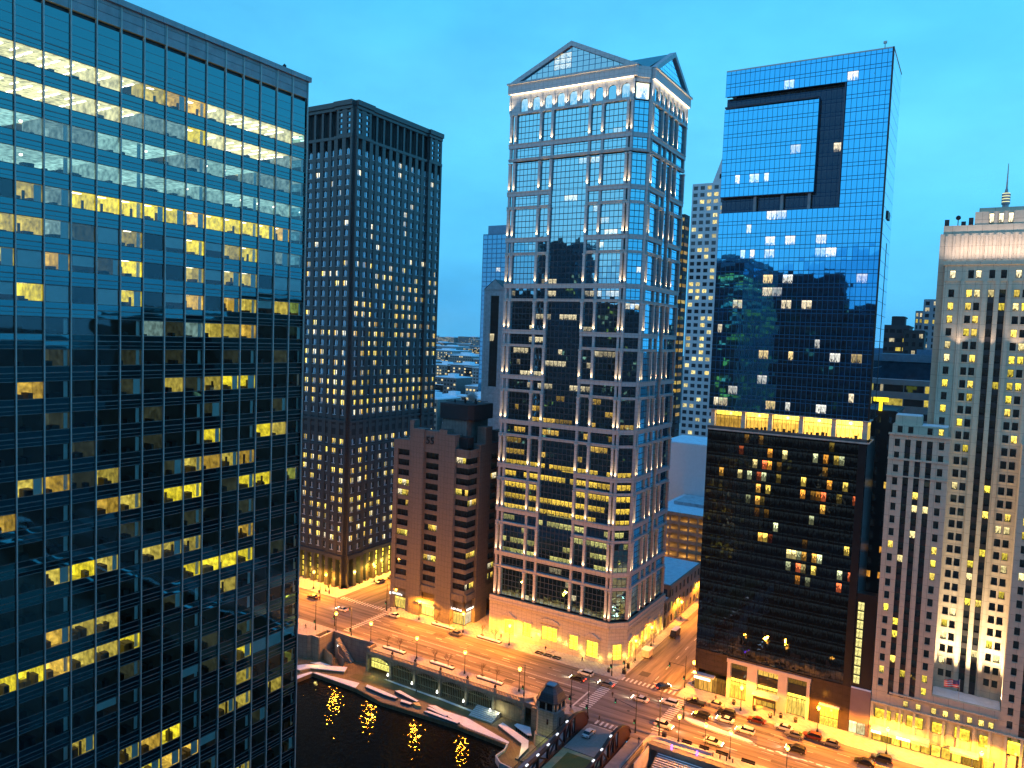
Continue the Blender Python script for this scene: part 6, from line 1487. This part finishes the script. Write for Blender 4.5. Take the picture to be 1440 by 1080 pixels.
CARS = [('suv', 93.0, -200.6, 0, WHT, 'white car waiting in front of the gabled tower corner'), ('sedan', 93.4, -196.2, 0, BLK, 'black car beside the white one before the gabled tower', 1), ('sedan', 85.1, -197.9, 0, GRY, 'grey car driving over the crosswalk before the gabled tower', 1),
        ('sedan', 73.5, -195.1, 0, WHT, 'white car in the middle of the main intersection', 1), ('suv', 66.0, -197.9, 0, WHT, 'white taxi at the right edge of the main intersection', 1), ('suv', 63.0, -185.2, PI, WHT, 'white car on the right crosswalk above the plaza', 1), ('sedan', 71.0, -206.3, -2.2, BLK, 'black car turning out of the side street across the crosswalk', 1),
        ('sedan', 77.3, -170.3, PI / 2 + PI, WHT, 'white car on the drawbridge deck', 0), ('pickup', 60.2, -202.3, 0, BLK, 'black pickup truck parked at the corner by the podium'), ('sedan', 55.3, -204.6, 0, CRM, 'cream car on the pavement edge behind the black pickup'),
        ('suv', 56.4, -195.8, 0, BLK, 'black car beside the tip of the snowy median', 1), ('suv', 51.2, -201.3, 0, BLK, 'black car behind a white car near the portal'), ('sedan', 50.5, -197.6, 0, WHT, 'white car in the lane beside the snowy median', 1), ('sedan', 43.5, -202.3, 0, RED, 'dark red car at the kerb right of the portal canopy', 0, 1),
        ('suv', 44.6, -194.9, 0, WHT, 'white taxi next to the right end of the snowy median', 1), ('sedan', 36.6, -202.6, 0, WHT, 'white car parked under the right portal opening'), ('sedan', 33.5, -200.4, 0, GRY, 'silver car double-parked right of the portal'), ('suv', 29.6, -202.2, 0, RED, 'maroon car at the kerb by the yellow shop window'), ('sedan', 25.0, -201.6, 0, GRY, 'grey car with snow on it, last in the kerb row', ),
        ('suv', 31.8, -193.2, 0, BLK, 'dark car with bright headlights alone in the right lanes', 1), ('sedan', 16.7, -197.0, 0, BLK, 'black car before the stone tower, left of two'), ('suv', 13.4, -201.0, 0, BLK, 'black car before the stone tower, right of two', 0, 1), ('sedan', 49.8, -184.6, PI, WHT, 'white car under the lamps above the plaza steps', 1),
        ('sedan', 203.9, -198.4, 0, BLK, 'black car at the far left intersection', 0), ('sedan', 186.6, -195.6, 0, WHT, 'white car crossing the left intersection', 1), ('sedan', 168.2, -202.2, 0, WHT, 'white car parked at the corner of the brown building'), ('sedan', 141.7, -202.2, 0, GRY, 'grey car parked right of the snowy planter before the brown building'),
        ('sedan', 196.2, -226.8, PI / 2, GRY, 'grey car parked beside the glowing arcade', 0, 1), ('sedan', 196.2, -234, PI / 2, BLK, 'black car parked beside the glowing arcade, farther one'), ('van', 81.2, -245.4, PI / 2, BLK, 'black van with pale roof driving up the side street'), ('sedan', 66.5 + 1.6, -262, PI / 2, GRY, 'grey car far up the side street by the podium')]
for c in CARS:
    v = c[0]; o = car(v, c[1], c[2], c[3], c[4], c[5], lights=bool(len(c) > 6 and c[6]), tails=bool(len(c) > 7 and c[7]), cat={'pickup': 'pickup truck', 'van': 'van'}.get(v, 'car'))
# van gets a pale roof
for o in bpy.data.objects:
    if o.name.startswith('van') and o.type == 'EMPTY':
        for c in o.children:
            if c.name.startswith('roof'): c.data.materials.clear(); c.data.materials.append(M_['snow'])
# kiosk/trailer on the pavement
o = empty('news_kiosk', (82.9, -224.0, .03), 'pale square kiosk trailer at the kerb of the side street', 'kiosk')
q = MB(); q.box(81.6, -225.6, .5, 84.0, -222.4, 2.7); part(q, 'body', mat('kiosk_white', (.55, .50, .42), .6), o)
q = MB(); q.box(81.4, -225.8, 2.7, 84.2, -222.2, 2.9); part(q, 'roof', M_['snow'], o)
for y in (-224.9, -223.1): 
    q = MB(); q.tube((81.6, y, .35), (84.0, y, .35), .33, .33, 10); part(q, 'wheel', M_['tyre'], o)

# ------------------------------------------------------------------ planters, trees, people, small things
PL = [(149.8, -180.3, 9.2, 'snow-filled pavement planter nearest the stair corner'), (131.2, -180.4, 9.2, 'snow-filled pavement planter in the middle of the riverside row'), (114.0, -180.4, 9.2, 'snow-filled pavement planter nearest the bridge house'), (149.0, -205.0, 10, 'snow-filled planter before the brown concrete building'), (130.4, -205.0, 9.5, 'snow-filled planter before the left of the gabled tower')]
def bare_tree(x, y, h, label, base=.14, seed=0):
    o = empty('bare_tree', (x, y, base), label, 'tree', 'bare street trees')
    r = random.Random(seed); tr = MB(); cr_ = MB(); tr.tube((x, y, base), (x, y, base + h * .45), .09, .06, 6)
    def br(p, d, L__, rr, n_):
        e_ = p + d * L__; cr_.tube(p, e_, rr, rr * .55, 4, caps=False)
        if n_ == 0: return
        for k in range(3):
            dd = (d + Vector((r.uniform(-.7, .7), r.uniform(-.7, .7), r.uniform(-.1, .5)))).normalized(); br(p + d * L__ * r.uniform(.5, 1), dd, L__ * .68, rr * .55, n_ - 1)
    for k in range(5): br(Vector((x, y, base + h * (.32 + .03 * k))), Vector((r.uniform(-.7, .7), r.uniform(-.7, .7), 1)).normalized(), h * .28, .045, 3)
    part(tr, 'trunk', mat_bark, o); part(cr_, 'crown', mat_bark, o)
mat_bark = mat('bark', (.07, .05, .035), .9)
for i, (x, y, ln, lb) in enumerate(PL):
    o = empty('pavement_planter', (x, y, .14), lb, 'planter', 'snow-filled planters on the pavements')
    q = MB(); q.prism([(x - ln / 2, y - .8), (x + ln / 2 - .8, y - .8), (x + ln / 2, y), (x + ln / 2 - .8, y + .8), (x - ln / 2, y + .8)], .1, .55); part(q, 'kerb', mat('planter_kerb_dark%d' % i, (.09, .08, .08), .7), o)
    q = MB(); q.prism([(x - ln / 2 + .15, y - .6), (x + ln / 2 - .9, y - .6), (x + ln / 2 - .3, y), (x + ln / 2 - .9, y + .6), (x - ln / 2 + .15, y + .6)], .55, .72); part(q, 'snow', M_['snow'], o)
    q = MB(); q.box(x + ln / 2 - 2.3, y - .95, .2, x + ln / 2 - 1.2, y - .45, .95); q.box(x - ln / 2 + .6, y - .9, .2, x - ln / 2 + 1.6, y - .5, .9); part(q, 'bench', M_['metal_dark'], o)
    for s_ in (-1, 1): bare_tree(x + s_ * ln * .27, y, 4.3, f'bare tree in the {("riverside planter nearest the stairs", "middle riverside planter", "riverside planter nearest the bridge house", "planter before the brown building", "planter before the gabled tower")[i]}, {"left" if s_ > 0 else "right"} one', .6, seed=i * 2 + (s_ > 0))
for i, y in enumerate((-226, -236)): bare_tree(85.2, y, 5, ('bare tree near the corner on the side street pavement', 'bare tree farther up the side street pavement')[i], seed=40 + i)
def box_thing(name, x, y, z, sx, sy, sz, label, cat, m_, taper=.06, group=None):
    o = MB(); o.hexa([(x - sx, y - sy, z), (x + sx, y - sy, z), (x + sx, y + sy, z), (x - sx, y + sy, z), (x - sx + taper, y - sy + taper, z + sz), (x + sx - taper, y - sy + taper, z + sz), (x + sx - taper, y + sy - taper, z + sz), (x - sx + taper, y + sy - taper, z + sz)])
    o.box(x - sx - .04, y - sy - .04, z + sz, x + sx + .04, y + sy + .04, z + sz + .08); o.box(x - sx - .02, y - sy - .02, z, x + sx + .02, y + sy + .02, z + .12)
    return tag(o.build(name, m_), label, cat, group)
box_thing('utility_cabinet', 83.9, -208.3, .14, .55, .45, 1.3, 'dark utility cabinet on the corner before the gabled tower', 'cabinet', M_['metal_dark'])
box_thing('litter_bin', 88.2, -206.6, .14, .35, .35, 1.1, 'dark litter bin at the corner crosswalk before the gabled tower', 'bin', M_['metal_dark'])
box_thing('utility_cabinet', 84.4, -212.6, .14, .45, .35, 1.4, 'black cabinet beside the side street corner window', 'cabinet', M_['metal_dark'])
box_thing('litter_bin', 61.2, -180.6, .14, .5, .4, 1.0, 'black bin beside the signal pole right of the bridge', 'bin', M_['metal_dark'])
for i, x in enumerate((48.2, 46.5, 44.9, 43.4)):
    q = MB(); q.lathe(x, -178.9, [(.14, .1), (.14, .95), (.1, 1.05), (.13, 1.12), (0, 1.2)], 8); tag(q.build('bollard', M_['metal_dark']), ('leftmost bollard right of the plaza steps', 'second bollard right of the plaza steps', 'third bollard right of the plaza steps', 'rightmost bollard right of the plaza steps')[i], 'bollard', 'bollards by the plaza')
for i, (x, ln) in enumerate(((55.4, 2.4), (51.0, 2.4), (46.6, 3), (40.3, 3.2))):
    q = MB(); q.box(x - ln / 2, -181.2, .14, x + ln / 2, -180.7, .5); q.box(x - ln / 2, -181.2, .5, x + ln / 2, -181.1, .85); q.box(x - ln / 2 + .1, -181.15, .12, x - ln / 2 + .25, -180.75, .14); tag(q.build('kerb_barrier', M_['metal_dark']), ('left', 'second', 'third', 'rightmost')[i] + ' low dark barrier along the kerb above the plaza steps', 'barrier', 'low barriers along the kerb')
for i, (x, y) in enumerate(((41, -206.8), (45.6, -208.4), (38.6, -208.4), (34.8, -208.3), (51.2, -208.4))):
    q = MB(); q.lathe(x, y, [(.4, .14), (.5, .7), (.42, .75)], 10); q2_ = MB()
    r = random.Random(i)
    for k in range(70):
        a = r.uniform(0, 6.28); b = r.uniform(-.2, 1.4); rr = r.uniform(.3, .6); p = Vector((x + rr * math.cos(a) * math.cos(b), y + rr * math.sin(a) * math.cos(b), 1.0 + rr * math.sin(b))); d1 = Vector((r.uniform(-1, 1), r.uniform(-1, 1), r.uniform(-1, 1))).normalized() * .14; d2 = d1.orthogonal().normalized() * .1
        q2_.poly([p - d1, p + d2, p + d1, p - d2])
    o = empty('potted_shrub', (x, y, .14), ('dark potted shrub at the kerb before the portal', 'potted shrub left of the entrance canopy', 'potted shrub right of the entrance canopy', 'potted shrub by the right portal opening', 'potted shrub by the left portal opening')[i], 'shrub', 'potted shrubs at the portal')
    part(q, 'pot', M_['metal_dark'], o); part(q2_, 'foliage', mat('shrub_green%d' % i, (.03, .05, .02), .8), o)
def person(x, y, label, rz=0, coat=(.02, .02, .025), trousers=(.03, .03, .04), hair=(.03, .02, .015), base=.14, stride=.28):
    P_ = {}; V_ = []; E_ = []; R_ = []
    def v(p, r, par=None):
        V_.append(p); R_.append(r)
        if par is not None: E_.append((par, len(V_) - 1))
        return len(V_) - 1
    pel = v((0, 0, .95), .15); ch = v((0.02, 0, 1.25), .17, pel); sh = v((.02, 0, 1.42), .14, ch); nk = v((.03, 0, 1.52), .06, sh); hd0 = v((.05, 0, 1.60), .085, nk); hd1 = v((.055, 0, 1.70), .10, hd0); v((.04, 0, 1.76), .07, hd1); v((.15, 0, 1.64), .018, hd1)
    for s_ in (-1, 1):
        k = s_ * stride
        hp = v((0, s_ * .10, .90), .10, pel); kn = v((k * .55 + .04, s_ * .10, .50), .065, hp); an = v((k, s_ * .10, .09), .045, kn); v((k + .16, s_ * .11, .045), .04, an)
        so2 = v((.02, s_ * .20, 1.40), .07, sh); el = v((-k * .5, s_ * .26, 1.12), .05, so2); wr = v((-k * .9 + .05, s_ * .27, .88), .035, el); pm = v((-k * .95 + .08, s_ * .27, .81), .032, wr)
        for f in range(4): a = v((-k * .95 + .07 + .022 * f, s_ * .27, .755 + .004 * abs(f - 1)), .010, pm); v((-k * .95 + .075 + .022 * f, s_ * .258, .715 + .006 * abs(f - 1)), .008, a)
        v((-k * .95 + .14, s_ * .25, .80), .010, pm)
    me = bpy.data.meshes.new('person'); me.from_pydata([Vector(p) for p in V_], E_, []); me.update()
    o = bpy.data.objects.new('tmp', me); COL.objects.link(o); md = o.modifiers.new('s', 'SKIN')
    for i, r in enumerate(R_): me.skin_vertices[0].data[i].radius = (r, r); me.skin_vertices[0].data[i].use_root = (i == 0)
    o.modifiers.new('d', 'SUBSURF').levels = 1
    dg = bpy.context.evaluated_depsgraph_get(); m2 = bpy.data.meshes.new_from_object(o.evaluated_get(dg)); bpy.data.objects.remove(o)
    m2.name = 'person'; m2.materials.clear()
    for c in (coat, trousers, (.35, .2, .14), hair, (.02, .015, .01)):
        key = 'cloth_%.3f_%.3f_%.3f' % c
        m2.materials.append(bpy.data.materials.get(key) or mat(key, c, .85))
    for p_ in m2.polygons:
        c = p_.center
        p_.material_index = 4 if c.z < .1 else (1 if c.z < .86 and abs(c.y) < .2 else (2 if c.z < .84 and abs(c.y) > .2 else (0 if c.z < 1.5 else (3 if (c.z > 1.72 or c.x < .04) else 2))))
        p_.use_smooth = True
    if not m2.attributes: pass
    ob = bpy.data.objects.new('person', m2); COL.objects.link(ob); ob.location = (x, y, base); ob.rotation_euler = (0, 0, rz); tag(ob, label, 'person', 'pedestrians')
for i, a in enumerate(((97.9, -208.4, 'person in a dark coat walking before the gabled tower corner door', 0), (80.6, -192.3, 'person in dark clothes crossing the road on the crosswalk', 1.6), (78.0, -178.0, 'person in a dark coat at the bridge end crosswalk', 3.1), (65.3, -173.9, 'person in black walking on the pavement beside the right truss', 1.2), (84.4, -216.9, 'person in a light coat beside the kiosk', 0, (.5, .42, .35)), (41.0, -206.2, 'person in a white coat standing before the entrance canopy', 0, (.6, .55, .5)),
    (184.4, -176.4, 'person in black near the far left corner of the stair wall', 1), (127.7, -208.4, 'person in dark clothes at the left side of the gabled tower', 2), (86.9, -178.8, 'person in dark clothes between the two signal poles by the bridge', 1), (134.0, -172.2, 'person in black walking on the lower riverwalk', 0, (.02, .02, .025), -6.46), (172, -205, 'person in black at the corner of the brown building', 1), (56.0, -207.5, 'person in brown standing at the podium corner shop', 1, (.1, .05, .02)), (170.9, -207, 'second person beside the signal pole at the brown building', 2), (111, -208.6, 'person in dark clothes at the main door of the gabled tower', 2))):
    kw = {}
    if len(a) > 4: kw['coat'] = a[4]
    if len(a) > 5: kw['base'] = a[5]
    person(a[0], a[1], a[2], a[3], **kw)

# ------------------------------------------------------------------ dusk haze
m, t, n, l = nodes('haze_air'); pv = n('ShaderNodeVolumePrincipled'); o = n('ShaderNodeOutputMaterial'); l(pv.outputs[0], o.inputs['Volume'])
pv.inputs['Color'].default_value = (.9, .98, 1.0, 1); pv.inputs['Density'].default_value = .00003; pv.inputs['Anisotropy'].default_value = .0
q = MB(); q.box(-4050, -5250, -11, 4050, 500, 260); o = q.build('haze', m); o['kind'] = 'stuff'
